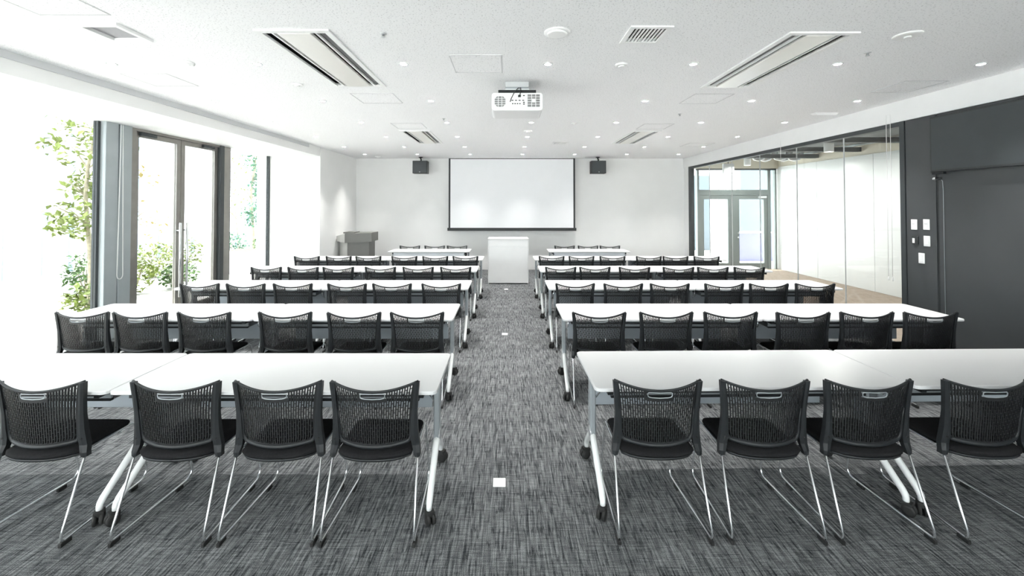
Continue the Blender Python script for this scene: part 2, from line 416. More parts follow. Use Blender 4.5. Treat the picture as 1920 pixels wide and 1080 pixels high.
# dark panelled wall nearer the camera
dw = struct('wall_right', MB().box(XR + 0.03, XR + 0.16, YF, YG0 - 0.06, 0, ZG), 'frame_dark', 'charcoal panelled wall beside the glass partition')
MB().rbox(XR, XR + 0.03, 4.575, YG0 - 0.064, 0.0, ZG, 0.002).build('panel', 'charcoal_panel', dw)
for a, b in ((3.45, 4.545), (2.30, 3.435), (1.15, 2.285), (0.0, 1.135)):
    MB().rbox(XR, XR + 0.03, a, b, 0.0, ZG, 0.002).build('panel', 'charcoal_panel', dw)
MB().box(XR + 0.012, XR + 0.03, 4.545, 4.575, 0, ZG).build('joint', 'screen_black', dw)

# blind cords in front of the glass
for i, (y, z0, lb) in enumerate(((5.13, 0.85, 'thin white pull cord against the glass close to the charcoal panel'),
                                 (5.075, 0.85, 'thin white pull cord touching the dark jamb side of the glass'),
                                 (7.12, 0.95, 'thin white pull cord hanging mid-way along the glass partition'))):
    o = MB().tube([(0, 0, z0), (0, 0, 2.86)], 0.003, 6).lathe([(0.003, z0 - 0.05), (0.007, z0 - 0.045), (0.007, z0 - 0.005), (0.003, z0)], 8).build('pull_cord', 'switch_white', None, (XR - 0.028, y, 0))
    tag(o, lb, 'pull cord', 'pull cords at the glass partition')

# switches on the charcoal panel
def switch(name, py, pz, hw, hh, label, dark=False):
    t = thing(name, label, 'wall switch', (XR, py, pz), 0, 'switch plates on the charcoal panel')
    if dark:
        MB().rbox(-0.016, 0.0, -hw, hw, -hh, hh, 0.003).build('cover', 'screen_black', t)
        MB().rbox(-0.022, -0.015, -hw * 0.12, hw * 0.62, -hh * 0.72, hh * 0.45, 0.002).build('button', 'switch_white', t)
    else:
        MB().rbox(-0.009, 0.0, -hw, hw, -hh, hh, 0.003).build('plate', 'switch_white', t)
        MB().rbox(-0.013, -0.008, -hw * 0.55, hw * 0.55, -hh * 0.62, hh * 0.62, 0.002).build('rocker', 'paint_white', t)
    return t
def upper(t, hw, hh):
    MB().box(-0.0140, -0.0125, -hw * 0.45, hw * 0.45, hh * 0.02, hh * 0.24).build('marking', 'seam_grey', t)
def YAT(px): return XR * FPX / (px - HORX)
def ZAT(px, py): return CAMH - (py - HORY) * YAT(px) / FPX
upper(switch('light_switch', YAT(1714), ZAT(1714, 421), 0.036, 0.060, 'white switch plate, top row, on the glass side of the charcoal panel'), 0.036, 0.06)
upper(switch('light_switch', YAT(1737), ZAT(1737, 421), 0.036, 0.060, 'white switch plate, top row, on the camera side of the charcoal panel'), 0.036, 0.06)
switch('light_switch', YAT(1716), ZAT(1716, 450), 0.036, 0.048, 'black wall unit with a small white button on the charcoal panel', True)
switch('light_switch', YAT(1737.5), ZAT(1737.5, 452), 0.036, 0.060, 'blank white switch plate beside the black wall unit')
switch('light_switch', YAT(1727), ZAT(1727, 484), 0.035, 0.060, 'lowest white switch plate on the charcoal panel')

# wall display with its camera and cable
tv = thing('wall_display', 'black wall-mounted display high on the charcoal panelled wall', 'display', (XR, 4.02, 2.40))
MB().rbox(-0.085, -0.035, -0.53, 0.53, -0.30, 0.31, 0.006).build('casing', 'screen_black', tv)
MB().box(-0.088, -0.0845, -0.51, 0.51, -0.275, 0.29).build('panel', 'frame_dark', tv)
MB().box(-0.035, 0.0, -0.2, 0.2, -0.15, 0.15).build('bracket', 'black_plastic', tv)
MB().tube([(-0.06, 0.49, -0.372), (-0.06, 0.44, -0.372)], 0.016, 12).box(-0.075, -0.045, 0.40, 0.52, -0.325, -0.30).build('camera', 'black_plastic', tv)
MB().lathe([(0.006, 0.0), (0.02, 0.004), (0.02, 0.03), (0.006, 0.034)], 12, (-0.06, 0.485, -0.372), 'y').build('lens', 'chrome', tv)
MB().tube([(-0.05, 0.47, -0.36), (-0.012, 0.47, -0.40), (-0.006, 0.47, -0.5), (-0.006, 0.47, -2.36)], 0.003, 6).build('cable', 'frame_grey', tv)

# ------------------------------------------------------------------ corridor beyond the glass
XC, YC = 7.38, 11.32
struct('floor', MB().box(XR + 0.1, XC + 0.2, YF, YC, -0.12, -0.002), 'carpet_beige', 'beige carpet of the corridor beyond the glass')
cw = struct('wall_right', MB().box(XC + 0.02, XC + 0.15, YF, YC + 0.1, 0, 3.55), 'beige_wall', 'beige upper wall of the corridor')
for k in range(9):
    y1 = YC - k * 1.52
    MB().rbox(XC, XC + 0.02, y1 - 1.515, y1 - 0.004, 0.0, 2.78, 0.0015).build('panel', 'corridor_panel', cw)
struct('wall_back', MB().box(XR, XC + 0.15, YC - 0.12, YC + 0.05, 2.74, 3.55), 'beige_wall', 'beige lintel over the corridor doors')
struct('wall_front', MB().box(XR + 0.1, XC + 0.15, YF - 0.1, YF, 0, 3.55), 'wall_white')
struct('ceiling', MB().box(XR + 0.16, XC + 0.02, YF, YC - 0.12, 3.06, 3.14), 'corridor_soffit', 'grey exposed soffit of the corridor')
# services under the corridor soffit
for i, (y0, y1, x0, x1, z0, z1, lb) in enumerate((
        (9.72, 9.84, XR + 0.2, XC, 2.86, 2.95, 'dark steel cross beam under the corridor soffit near the doors'),
        (8.55, 8.65, XR + 0.2, XC, 2.86, 2.95, 'dark steel cross beam halfway along the corridor soffit'),
        (7.30, 7.40, XR + 0.2, XC, 2.86, 2.95, 'dark steel cross beam beside the charcoal panel end'))):
    tag(MB().box(x0, x1, y0, y1, z0, z1).build('ceiling_beam', 'dark_beam'), lb, 'beam', 'beams under the corridor soffit')
for x, z, r, lb in ((5.25, 3.0, 0.04, 'pale pipe running along the corridor soffit by the glass'), (5.62, 2.99, 0.055, 'wide pale duct running along the corridor soffit'), (7.3, 3.0, 0.03, 'thin pale pipe running along the corridor soffit by the white wall')):
    o = MB().tube([(x, YF + 0.2, z), (x, YC - 0.3, z)], r, 12)
    for y in (4.5, 6.2, 8.0, 9.8): o.tube([(x, y, z), (x, y, 3.059)], 0.008, 6)
    tag(o.build('service_pipe', 'grey_green_panel'), lb, 'pipe', 'pipes under the corridor soffit')
vl = thing('pipe_manifold', 'cluster of bright silver bent pipes under the corridor soffit', 'pipework', (6.55, 10.05, 0))
for k, (dx, dy) in enumerate(((-0.45, 0.0), (-0.22, 0.12), (0.0, -0.1), (0.22, 0.1), (0.42, 0.0))):
    MB().tube([(dx - 0.12, dy, 3.05), (dx - 0.10, dy, 2.94), (dx - 0.06, dy - 0.02, 2.87), (dx + 0.03, dy - 0.04, 2.84), (dx + 0.12, dy - 0.05, 2.87), (dx + 0.2, dy - 0.05, 2.95), (dx + 0.22, dy - 0.05, 3.05)], 0.038, 8).build('bent_pipe', 'pipe_silver', vl)
MB().tube([(-0.6, -0.05, 2.95), (0.55, -0.05, 2.95)], 0.03, 8).build('header_pipe', 'pipe_silver', vl)
for k, (x, y) in enumerate(((6.05, 7.72), (6.05, 10.35), (6.05, 5.1), (6.05, 2.5))):
    t = thing('pendant_lamp', ('white cylinder ceiling lamp hanging mid-corridor beyond the glass', 'white cylinder ceiling lamp hanging near the corridor doors', 'white cylinder ceiling lamp beside the charcoal panel end of the corridor', 'white cylinder ceiling lamp at the camera end of the corridor')[k], 'lamp', (x, y, 0), 0, 'cylinder lamps in the corridor')
    MB().lathe([(0.02, 2.935), (0.075, 2.935), (0.078, 2.93), (0.078, 2.74), (0.07, 2.74), (0.07, 2.755)], 20).build('shade', 'paint_white', t)
    MB().tube([(0, 0, 2.93), (0, 0, 3.059)], 0.012, 8).build('stem', 'dark_beam', t)
    MB().lathe([(0.066, 2.752), (0.066, 2.762)], 18).build('lamp', 'pendant_face', t)
    l = bpy.data.lights.new('pendant_light', 'AREA'); l.shape = 'DISK'; l.size = 0.13; l.energy = CORRIDOR_POWER; l.color = (1, 0.97, 0.93)
    lo = bpy.data.objects.new('pendant_light', l); C.objects.link(lo); lo.parent = t; lo.location = (0, 0, 2.735)

# corridor end doors
YD = YC - 0.06
ed = struct_empty('door_2', 'grey framed glazed double door at the corridor end', (0, YD, 0))
def px2x(px, y=YD): return (px - HORX) / FPX * y
x0, x1 = px2x(1306), XC - 0.01
MB().box(x0, x0 + 0.05, -0.05, 0.05, 0, 2.74).build('door_frame', 'door_grey', ed)
MB().box(px2x(1437.5), px2x(1443), -0.05, 0.05, 0, 2.74).build('door_frame', 'door_grey', ed)
MB().box(px2x(1451), px2x(1454), -0.05, 0.05, 0, 2.74).build('door_frame', 'door_grey', ed)
MB().box(x0, px2x(1454), -0.05, 0.05, 2.70, 2.74).build('door_head', 'frame_dark', ed)
MB().box(XR + 0.15, x0, -0.05, 0.05, 0, 2.74).build('side_panel', 'glass_partition', ed)
MB().box(x0 + 0.05, px2x(1437.5), -0.05, 0.05, 2.02, 2.16).build('transom', 'door_grey', ed)
MB().box(x0 + 0.05, px2x(1437.5), -0.006, 0.006, 2.16, 2.70).build('pane', 'glass_partition', ed)
MB().box(px2x(1443), px2x(1451), -0.006, 0.006, 0.0, 2.70).build('pane', 'glass_partition', ed)
def cleaf(a, b, ga, gb):
    lf = MB().box(a, b, -0.025, 0.025, 1.90, 2.018).box(a, b, -0.025, 0.025, 0.01, 0.16).build('door_leaf', 'door_grey', ed)
    MB().box(a, ga, -0.025, 0.025, 0.16, 1.90).build('stile', 'door_grey', lf)
    MB().box(gb, b, -0.025, 0.025, 0.16, 1.90).build('stile', 'door_grey', lf)
    MB().box(ga, gb, -0.006, 0.006, 0.16, 1.90).build('pane', 'glass_partition', lf)
    return lf
mid = px2x(1369.5)
l1 = cleaf(x0 + 0.05, mid - 0.004, px2x(1319), px2x(1364)); l2 = cleaf(mid + 0.004, px2x(1437.5), px2x(1385), px2x(1431))
MB().lathe([(0.012, 0), (0.022, 0.004), (0.022, 0.03), (0.01, 0.05)], 12, (px2x(1381), -0.075, 0.86), 'y').build('door_knob', 'chrome', l2)
MB().lathe([(0.012, 0), (0.018, 0.004), (0.018, 0.02)], 12, (px2x(1382), -0.045, 0.98), 'y').build('lock', 'chrome', l2)
MB().rbox(px2x(1419), px2x(1434), -0.09, -0.025, 1.93, 1.99, 0.004).build('door_closer', 'satin_silver', l2)
# what stands outside those doors
struct('ground', MB().box(3.0, 14.0, YC + 0.06, 24.0, -0.12, -0.01), 'paving', 'pale paving outside the corridor doors')
fc = thing('facade_wall', 'blue-grey neighbouring facade outside the corridor doors', 'building', (0, 15.5, 0))
MB().box(8.8, 10.4, 0, 0.3, 0, 3.4).build('wall', 'facade_grey', fc)
MB().box(6.9, 7.86, 0.5, 0.8, 0, 2.9).build('wall', 'facade_grey', fc)
MB().box(5.2, 10.6, 2.6, 2.9, 0, 5.0).build('wall', 'planter_white', fc)
gw = thing('window_lattice', 'thin grey lattice frame outside the corridor doors', 'lattice', (0, 15.2, 0))
for x in (7.82, 8.09, 8.53): MB().box(x - 0.012, x + 0.012, 0, 0.03, 0.0, 2.62).build('upright', 'door_grey', gw)
for z in (0.62, 1.15, 1.62, 2.1, 2.6): MB().box(7.82, 8.53, 0.002, 0.028, z - 0.012, z + 0.012).build('crossbar', 'door_grey', gw)
lv = thing('lavender_box', 'pale lavender box standing outside the corridor doors', 'box', (7.65, 12.9, 0))
MB().rbox(-0.55, 0.75, 0, 0.5, -0.01, 0.86, 0.01).build('body', 'lavender', lv)
MB().rbox(-0.57, 0.77, -0.02, 0.52, 0.86, 0.89, 0.005).build('lid', 'planter_white', lv)
hl = thing('exit_sign', 'pale sign box hanging above the corridor doors', 'sign', (px2x(1366, 10.6), 10.6, 2.68))
MB().rbox(-0.14, 0.14, -0.03, 0.03, -0.13, 0.13, 0.004).build('casing', 'edge_grey', hl)
MB().tube([(0, 0, 0.12), (0, 0, 0.379)], 0.012, 8).build('stem', 'dark_beam', hl)

# ------------------------------------------------------------------ garden outside the windows
struct('ground', MB().box(-16, XW - 0.06, -16, 24, -0.14, -0.02), 'paving', 'bright pale paving outside the window bay')
gwall = thing('garden_wall', 'tall white garden wall behind the plants outside', 'wall', (-10.2, 0, 0))
MB().box(-0.2, 0.0, -8, 24, -0.02, 4.3).build('wall', 'garden_wall', gwall)
y = -6.0; k = 0
while y < 22:
    MB().box(0.0, 0.03, y, y + 0.10, 0.2, 4.2).build('slat', 'fence_blue', gwall); y += random.choice((0.55, 0.7, 0.95, 1.2))

def leaves(mb, n, c, rad, size, shell=0.35, zmin=0.02):
    """n folded leaf blades scattered through an ellipsoid"""
    for _ in range(n):
        while True:
            p = Vector((random.uniform(-1, 1), random.uniform(-1, 1), random.uniform(-1, 1)))
            if shell < p.length < 1: break
        q = Vector((c[0] + p.x * rad[0], c[1] + p.y * rad[1], c[2] + p.z * rad[2]))
        if q.z < zmin: continue
        d = Vector((random.gauss(0, 1), random.gauss(0, 1), random.gauss(-0.2, 0.7))).normalized()
        s = d.cross(Vector((random.gauss(0, 0.4), random.gauss(0, 0.4), 1))).normalized(); u = s.cross(d)
        L = size * random.uniform(0.6, 1.3); W = L * 0.32
        mb.add([q, q + d * L * 0.45 + s * W + u * W * 0.3, q + d * L, q + d * L * 0.45 - s * W + u * W * 0.3, q + d * L * 0.5], [(0, 1, 4), (1, 2, 4), (0, 4, 3), (4, 2, 3)])
def bush(x, y, r, h, m, label, n=420, size=0.10):
    t = thing('garden_bush', label, 'bush', (x, y, -0.02), 0, 'bushes outside the windows')
    mb = MB(); leaves(mb, n, (0, 0, h * 0.55), (r, r, h * 0.5), size)
    f = mb.build('foliage', m, t); f['kind'] = 'stuff'
    st = MB()
    for k in range(5):
        a = k * 1.26; st.tube([(0.05 * math.cos(a), 0.05 * math.sin(a), 0), (r * 0.5 * math.cos(a), r * 0.5 * math.sin(a), h * 0.7)], [0.014, 0.006], 5)
    st.build('stem', 'bark', t)
def tree(x, y, h, m, label, crowns, lean=0.0, n=260, size=0.10, r=0.045):
    t = thing('garden_tree', label, 'tree', (x, y, -0.02), 0, 'slender trees outside the windows')
    tr = MB(); P = [(lean * z * 0.12 + 0.05 * math.sin(z * 2.1), 0.05 * math.cos(z * 1.7) - 0.05, z) for z in [h * i / 9 for i in range(10)]]
    tr.tube(P, [r * (1 - 0.75 * i / 9) for i in range(10)], 7)
    for k in range(9):
        b = P[3 + k % 6]; a = random.uniform(0, 6.28); e = Vector((b[0] + 0.55 * math.cos(a), b[1] + 0.55 * math.sin(a), b[2] + random.uniform(0.25, 0.55)))
        tr.tube([b, (Vector(b) + e) / 2 + Vector((0, 0, 0.04)), e], [0.016, 0.011, 0.005], 5)
    tr.build('trunk', 'bark', t)
    mb = MB()
    for cx, cy, cz, rr, rz in crowns: leaves(mb, n, (cx, cy, cz), (rr, rr, rz), size, 0.0)
    f = mb.build('foliage', m, t); f['kind'] = 'stuff'
tree(-7.25, 7.12, 4.3, 'leaf_lime', 'slender tree with lime leaves seen through the window beside the grey panels', [(0.1, -0.1, 2.75, 0.6, 0.42), (-0.1, 0.1, 3.5, 0.65, 0.45), (0.1, -0.3, 1.55, 0.4, 0.35), (-0.1, 0.2, 2.1, 0.45, 0.25)], 0.3, 300, 0.11)
tree(-8.2, 8.95, 4.0, 'leaf_gold', 'thin tree with sparse golden leaves behind the first door leaf', [(0.2, 0.0, 2.35, 0.35, 0.3), (-0.3, 0.1, 1.75, 0.35, 0.25), (0.3, 0.2, 1.3, 0.3, 0.3)], -0.2, 40, 0.10, 0.014)
tree(-7.6, 12.25, 4.4, 'leaf_teal', 'leafy green tree seen through the window beside the white pier', [(0.1, 0, 3.2, 0.42, 0.5), (0.2, 0.1, 2.35, 0.36, 0.45), (0.1, 0, 1.5, 0.40, 0.4)], 0.2, 420)
tree(-8.9, 13.5, 4.0, 'leaf_lime', 'pale sparse tree against the garden wall beside the pier window', [(0.0, 0, 3.0, 0.6, 0.6), (0.1, 0, 1.9, 0.6, 0.5)], 0.1, 160, 0.09, 0.02)
for a in ((-8.5, 8.35, 0.40, 0.80, 'leaf_green', 'dark leafy bush below the lime-leaved tree'), (-6.55, 6.55, 0.38, 0.50, 'leaf_lime', 'low yellow-green bush just outside the window beside the grey panels'),
          (-7.35, 8.05, 0.40, 0.82, 'leaf_lime', 'bright lime bush behind the first door leaf by the frame'), (-7.0, 8.75, 0.34, 0.50, 'leaf_green', 'low green bush behind the middle of the first door leaf'),
          (-8.6, 10.0, 0.42, 0.85, 'leaf_lime', 'pale bush at the wall behind the door meeting stiles'), (-9.1, 11.6, 0.45, 0.80, 'leaf_lime', 'pale bush at the wall behind the second door leaf'),
          (-7.0, 11.95, 0.40, 0.95, 'leaf_green', 'green bush at the foot of the leafy tree by the pier window'), (-8.5, 12.75, 0.45, 0.9, 'leaf_teal', 'blue-green bush behind the white planter box'),
          (-6.9, 4.7, 0.45, 0.7, 'leaf_green', 'green bush beyond the window past the frame edge')):
    bush(*a)
pb = thing('planter_box', 'low white block planter outside the pier window', 'planter', (-6.9, 10.9, -0.02))
MB().rbox(-0.55, 0.25, -0.3, 0.5, 0, 0.56, 0.01).build('box', 'planter_white', pb)
MB().box(-0.5, 0.2, -0.25, 0.45, 0.555, 0.565).build('soil', 'soil', pb)

# ------------------------------------------------------------------ ceiling fittings
def aircon(r, label):
    x0, x1, y0, y1 = r; t = thing('ceiling_air_conditioner', label, 'air conditioner', ((x0 + x1) / 2, (y0 + y1) / 2, HC), 0, 'air conditioners in the ceiling')
    a, b = (x1 - x0) / 2, (y1 - y0) / 2; fw = 0.042; z0, z1 = -0.012, 0.004
    fr = MB()
    fr.box(-a - 0.012, -a + fw - 0.012, -b - 0.012, b + 0.012, z0, z1).box(a - fw + 0.012, a + 0.012, -b - 0.012, b + 0.012, z0, z1)
    fr.box(-a + fw - 0.012, a - fw + 0.012, -b - 0.012, -b + 0.03, z0, z1).box(-a + fw - 0.012, a - fw + 0.012, b - 0.03, b + 0.012, z0, z1)
    fr.build('frame', 'paint_white', t)
    pw = a - fw - 0.095
    MB().rbox(-pw, pw, -b + 0.03, b - 0.03, -0.016, 0.006, 0.003).build('centre_plate', 'cream_plate', t)
    for s in (-1, 1):
        MB().box(*sorted((s * (pw + 0.030), s * (pw + 0.043))), -b + 0.03, b - 0.03, -0.010, 0.010).build('rib', 'paint_white', t)
        v = MB(); xa, xb = s * (pw + 0.055), s * (a - fw - 0.005)
        v.add([(xa, -b + 0.03, 0.004), (xb, -b + 0.03, 0.028), (xb, b - 0.03, 0.028), (xa, b - 0.03, 0.004), (xa, -b + 0.03, 0.008), (xb, -b + 0.03, 0.032), (xb, b - 0.03, 0.032), (xa, b - 0.03, 0.008)],
              [(0, 1, 2, 3), (7, 6, 5, 4), (0, 1, 5, 4), (1, 2, 6, 5), (2, 3, 7, 6), (3, 0, 4, 7)])
        v.build('louvre', 'projector_vent', t)
    MB().box(-a, a, -b, b, 0.2, 0.21).box(-a - 0.004, -a, -b, b, 0.031, 0.2).box(a, a + 0.004, -b, b, 0.031, 0.2).box(-a, a, -b - 0.004, -b, 0.031, 0.2).box(-a, a, b, b + 0.004, 0.031, 0.2).build('duct_box', 'dark_slot', t)
for r, lb in zip(AC, ('long slotted ceiling air conditioner over the window-side tables near the camera', 'long slotted ceiling air conditioner over the glass-side tables near the camera',
                      'slotted ceiling air conditioner near the screen on the window side', 'slotted ceiling air conditioner near the screen on the glass side')): aircon(r, lb)
def grille(r, label):
    x0, x1, y0, y1 = r; a, b = (x1 - x0) / 2, (y1 - y0) / 2
    t = thing('ceiling_grille', label, 'vent', ((x0 + x1) / 2, (y0 + y1) / 2, HC), 0, 'square slatted vents in the ceiling')
    fr = MB(); e = 0.02; z0 = -0.010
    fr.box(-a - 0.012, -a + e, -b - 0.012, b + 0.012, z0, 0.004).box(a - e, a + 0.012, -b - 0.012, b + 0.012, z0, 0.004).box(-a + e, a - e, -b - 0.012, -b + e, z0, 0.004).box(-a + e, a - e, b - e, b + 0.012, z0, 0.004)
    fr.build('frame', 'paint_white', t)
    n = 9; w_ = (2 * a - 2 * e) / n
    me = MB().box(-w_ * 0.22, w_ * 0.22, -b + e, b - e, -0.008, 0.0).mesh('slat', 'paint_white')
    for k in range(n + 1):
        o = bpy.data.objects.new('slat', me); C.objects.link(o); o.parent = t; o.location = (-a + e + k * w_, 0, 0)
    MB().box(-a, a, -b, b, 0.2, 0.21).box(-a - 0.004, -a, -b, b, 0.031, 0.2).box(a, a + 0.004, -b, b, 0.031, 0.2).box(-a, a, -b - 0.004, -b, 0.031, 0.2).box(-a, a, b, b + 0.004, 0.031, 0.2).build('duct_box', 'dark_slot', t)
grille(GRILLES[0], 'white square slatted ceiling vent near the round ceiling speaker')
grille(GRILLES[1], 'small slatted ceiling vent just before the projection screen')
r = PERF[0]; a, b = (r[1] - r[0]) / 2, (r[3] - r[2]) / 2
t = thing('ceiling_grille', 'grey perforated square ceiling vent close to the window fascia', 'vent', ((r[0] + r[1]) / 2, (r[2] + r[3]) / 2, HC))
MB().box(-a - 0.02, -a + 0.012, -b - 0.02, b + 0.02, -0.02, 0.004).box(a - 0.012, a + 0.02, -b - 0.02, b + 0.02, -0.02, 0.004).box(-a + 0.012, a - 0.012, -b - 0.02, -b + 0.012, -0.02, 0.004).box(-a + 0.012, a - 0.012, b - 0.012, b + 0.02, -0.02, 0.004).build('frame', 'paint_white', t)
MB().box(-a, a, -b, b, 0.004, 0.01).build('perforated_sheet', 'perforated_grey', t)

def dl_label(i, j):
    side = ('first downlight from the windows', 'second downlight from the windows', 'third downlight from the windows', 'middle downlight', 'third downlight from the glass partition', 'second downlight from the glass partition', 'downlight closest along the glass partition')[i]
    row = ('row nearest', 'x')[1]
    rows = ('first ceiling line from the camera', 'second ceiling line from the camera', 'third ceiling line from the camera', 'third ceiling line from the screen', 'second ceiling line from the screen', 'ceiling line at the screen')[j]
    return 'small round ' + side + ', ' + rows
trim_me = MB().ring(0.029, 0.043, -0.005, 0.001, 20).mesh('trim_ring', 'edge_grey')
refl = MB()
vs_, fs = [], []
for rr, z in ((0.0285, 0.0), (0.0275, 0.064)):
    for k in range(20): vs_.append((rr * math.cos(k * math.pi / 10), rr * math.sin(k * math.pi / 10), z))
for k in range(20): fs.append((k, (k + 1) % 20, 20 + (k + 1) % 20, 20 + k))
refl.add(vs_, fs, True)
refl_me = refl.mesh('reflector', 'baffle_grey')
lamp_me = MB().lathe([(0.0272, 0.056), (0.0272, 0.062)], 20).mesh('lamp', 'lamp_face')
dl_light = bpy.data.lights.new('downlight_light', 'AREA'); dl_light.shape = 'DISK'; dl_light.size = 0.024; dl_light.energy = DOWNLIGHT_POWER; dl_light.color = (1.0, 0.98, 0.95); dl_light.spread = math.radians(120)
for i, x in enumerate(DLX):
    for j, y in enumerate(DLY):
        t = thing('ceiling_downlight', dl_label(i, j), 'downlight', (x, y, HC), 0, 'downlights set in the ceiling')
        for nm, me in (('trim_ring', trim_me), ('reflector', refl_me), ('lamp', lamp_me)):
            o = bpy.data.objects.new(nm, me); C.objects.link(o); o.parent = t
        lo = bpy.data.objects.new('downlight_light', dl_light); C.objects.link(lo); lo.parent = t; lo.location = (0, 0, 0.052)

def hatch(x0, x1, y0, y1, label):
    t = thing('access_hatch', label, 'ceiling hatch', ((x0 + x1) / 2, (y0 + y1) / 2, HC), 0, 'flush access hatches in the ceiling')
    a, b = (x1 - x0) / 2, (y1 - y0) / 2; e = 0.006
    MB().box(-a + e, a - e, -b + e, b - e, -0.003, 0.0).build('panel', 'ceiling_board', t)
    MB().box(-a - e, -a, -b - e, b + e, -0.004, 0).box(a, a + e, -b - e, b + e, -0.004, 0).box(-a, a, -b - e, -b, -0.004, 0).box(-a, a, b, b + e, -0.004, 0).build('rim', 'seam_grey', t)
for a in ((-0.49, -0.055, 3.43, 3.88, 'flush square ceiling hatch just before the projector'), (-1.78, -1.30, 4.62, 5.05, 'flush ceiling hatch behind the window-side air conditioner'),
          (2.13, 2.57, 4.64, 5.07, 'flush ceiling hatch behind the glass-side air conditioner'), (-3.72, -3.28, 3.92, 4.33, 'flush ceiling hatch close to the window fascia'),
          (4.05, 4.47, 4.15, 4.57, 'flush ceiling hatch close to the glass partition bulkhead'), (-3.1, -2.64, 2.25, 2.70, 'flush ceiling hatch on the camera side of the perforated vent'),
          (2.13, 2.58, 6.35, 6.78, 'flush ceiling hatch before the far glass-side air conditioner'), (-1.8, -1.33, 6.30, 6.72, 'flush ceiling hatch before the far window-side air conditioner'),
          (3.7, 4.2, 8.3, 8.8, 'flush ceiling hatch by the bulkhead near the screen')): hatch(*a)
def disc(name, x, y, r, h, label, cat, m='paint_white', group=None, inner=None):
    t = thing(name, label, cat, (x, y, HC), 0, group)
    MB().lathe([(r, 0.0), (r, -h * 0.45), (r * 0.93, -h * 0.8), (r * 0.82, -h)], 28).build('base', m, t)
    if inner: MB().lathe([(r * inner, -h), (r * inner * 0.98, -h - 0.006), (r * inner * 0.8, -h - 0.010)], 24).build('cap', m, t)
    return t
disc('ceiling_speaker', 0.36, 2.98, 0.095, 0.012, 'large round white ceiling speaker near the projector', 'speaker', inner=0.8)
disc('ceiling_speaker', 2.97, 3.03, 0.088, 0.012, 'round white ceiling speaker beside the glass-side air conditioner', 'speaker', inner=0.25)
SD = 'detectors on the ceiling'
disc('smoke_detector', -2.85, 3.62, 0.062, 0.018, 'round white detector between two downlights over the window-side tables', 'detector', group=SD, inner=0.5)
disc('smoke_detector', 1.02, 3.66, 0.055, 0.018, 'round white detector beyond the slatted ceiling vent', 'detector', group=SD, inner=0.5)
disc('smoke_detector', -2.20, 4.27, 0.055, 0.016, 'round white detector beside the window-side air conditioner', 'detector', group=SD, inner=0.5)
disc('smoke_detector', 0.345, 6.95, 0.07, 0.018, 'round white detector on the ceiling beyond the projector', 'detector', group=SD, inner=0.5)
disc('smoke_detector', 1.03, 6.3, 0.05, 0.016, 'small white detector on the ceiling between projector and far vent', 'detector', group=SD, inner=0.5)
disc('smoke_detector', -3.35, 10.6, 0.08, 0.02, 'white ceiling disc over the grey lectern corner', 'detector', group=SD, inner=0.5)
for x, y, lb in ((-0.916, 3.0, 'small chrome sprinkler head near the window-side air conditioner'), (2.98, 3.38, 'small chrome sprinkler head beside the glass-side downlights'), (2.38, 5.66, 'small chrome sprinkler head beyond the glass-side hatch'), (-0.93, 5.95, 'small chrome sprinkler head beyond the window-side hatch')):
    t = thing('sprinkler', lb, 'sprinkler', (x, y, HC), 0, 'sprinkler heads in the ceiling')
    MB().lathe([(0.026, 0), (0.026, -0.004), (0.012, -0.008)], 16).build('cover', 'satin_silver', t)
    MB().lathe([(0.008, -0.006), (0.008, -0.024), (0.015, -0.026), (0.015, -0.029), (0.004, -0.031)], 12).build('nozzle', 'satin_silver', t)
el = thing('emergency_light', 'small white wedge-shaped light on the ceiling by the glass partition', 'ceiling light', (4.35, 5.62, HC))
MB().add([(-0.16, -0.05, 0), (0.16, -0.05, 0), (0.16, 0.05, 0), (-0.16, 0.05, 0), (-0.13, -0.04, -0.035), (0.13, -0.04, -0.035), (0.13, 0.04, -0.02), (-0.13, 0.04, -0.02)],
         [(0, 1, 2, 3), (4, 5, 6, 7), (0, 1, 5, 4), (1, 2, 6, 5), (2, 3, 7, 6), (3, 0, 4, 7)]).build('body', 'paint_white', el)

# ------------------------------------------------------------------ projector
pj = thing('ceiling_projector', 'white projector hanging from the ceiling over the aisle', 'projector', (0.095, 4.1, HC))
MB().rbox(-0.12, 0.12, 0.08, 0.32, -0.055, 0.0, 0.003).build('ceiling_plate', 'satin_silver', pj)
MB().box(-0.115, 0.115, 0.085, 0.315, -0.075, -0.055).build('plate_gap', 'frame_grey', pj)
MB().rbox(-0.125, 0.125, 0.06, 0.30, -0.105, -0.075, 0.003).build('mount_head', 'satin_silver', pj)
MB().box(-0.19, 0.19, 0.01, 0.34, -0.135, -0.105).build('mount_bracket', 'black_plastic', pj)
HW = 0.258
def rr_loop(y, sx, z0, z1, r=0.03, n=5):
    out = []
    for cx, cz, a0 in ((sx - r, z1 - r, 0), (-sx + r, z1 - r, 90), (-sx + r, z0 + r, 180), (sx - r, z0 + r, 270)):
        for k in range(n): a = math.radians(a0 + 90 * k / (n - 1)); out.append((cx + r * math.cos(a), y, cz + r * math.sin(a)))
    return out
body = MB().loops([rr_loop(0.0, HW - 0.004, -0.31, -0.138), rr_loop(0.008, HW, -0.315, -0.135), rr_loop(0.36, HW, -0.32, -0.135), rr_loop(0.41, HW - 0.02, -0.31, -0.14)], smooth=False).build('body', 'projector_white', pj)
MB().rbox(-0.10, 0.095, -0.004, 0.002, -0.275, -0.150, 0.002).build('port_panel', 'paint_white', pj)
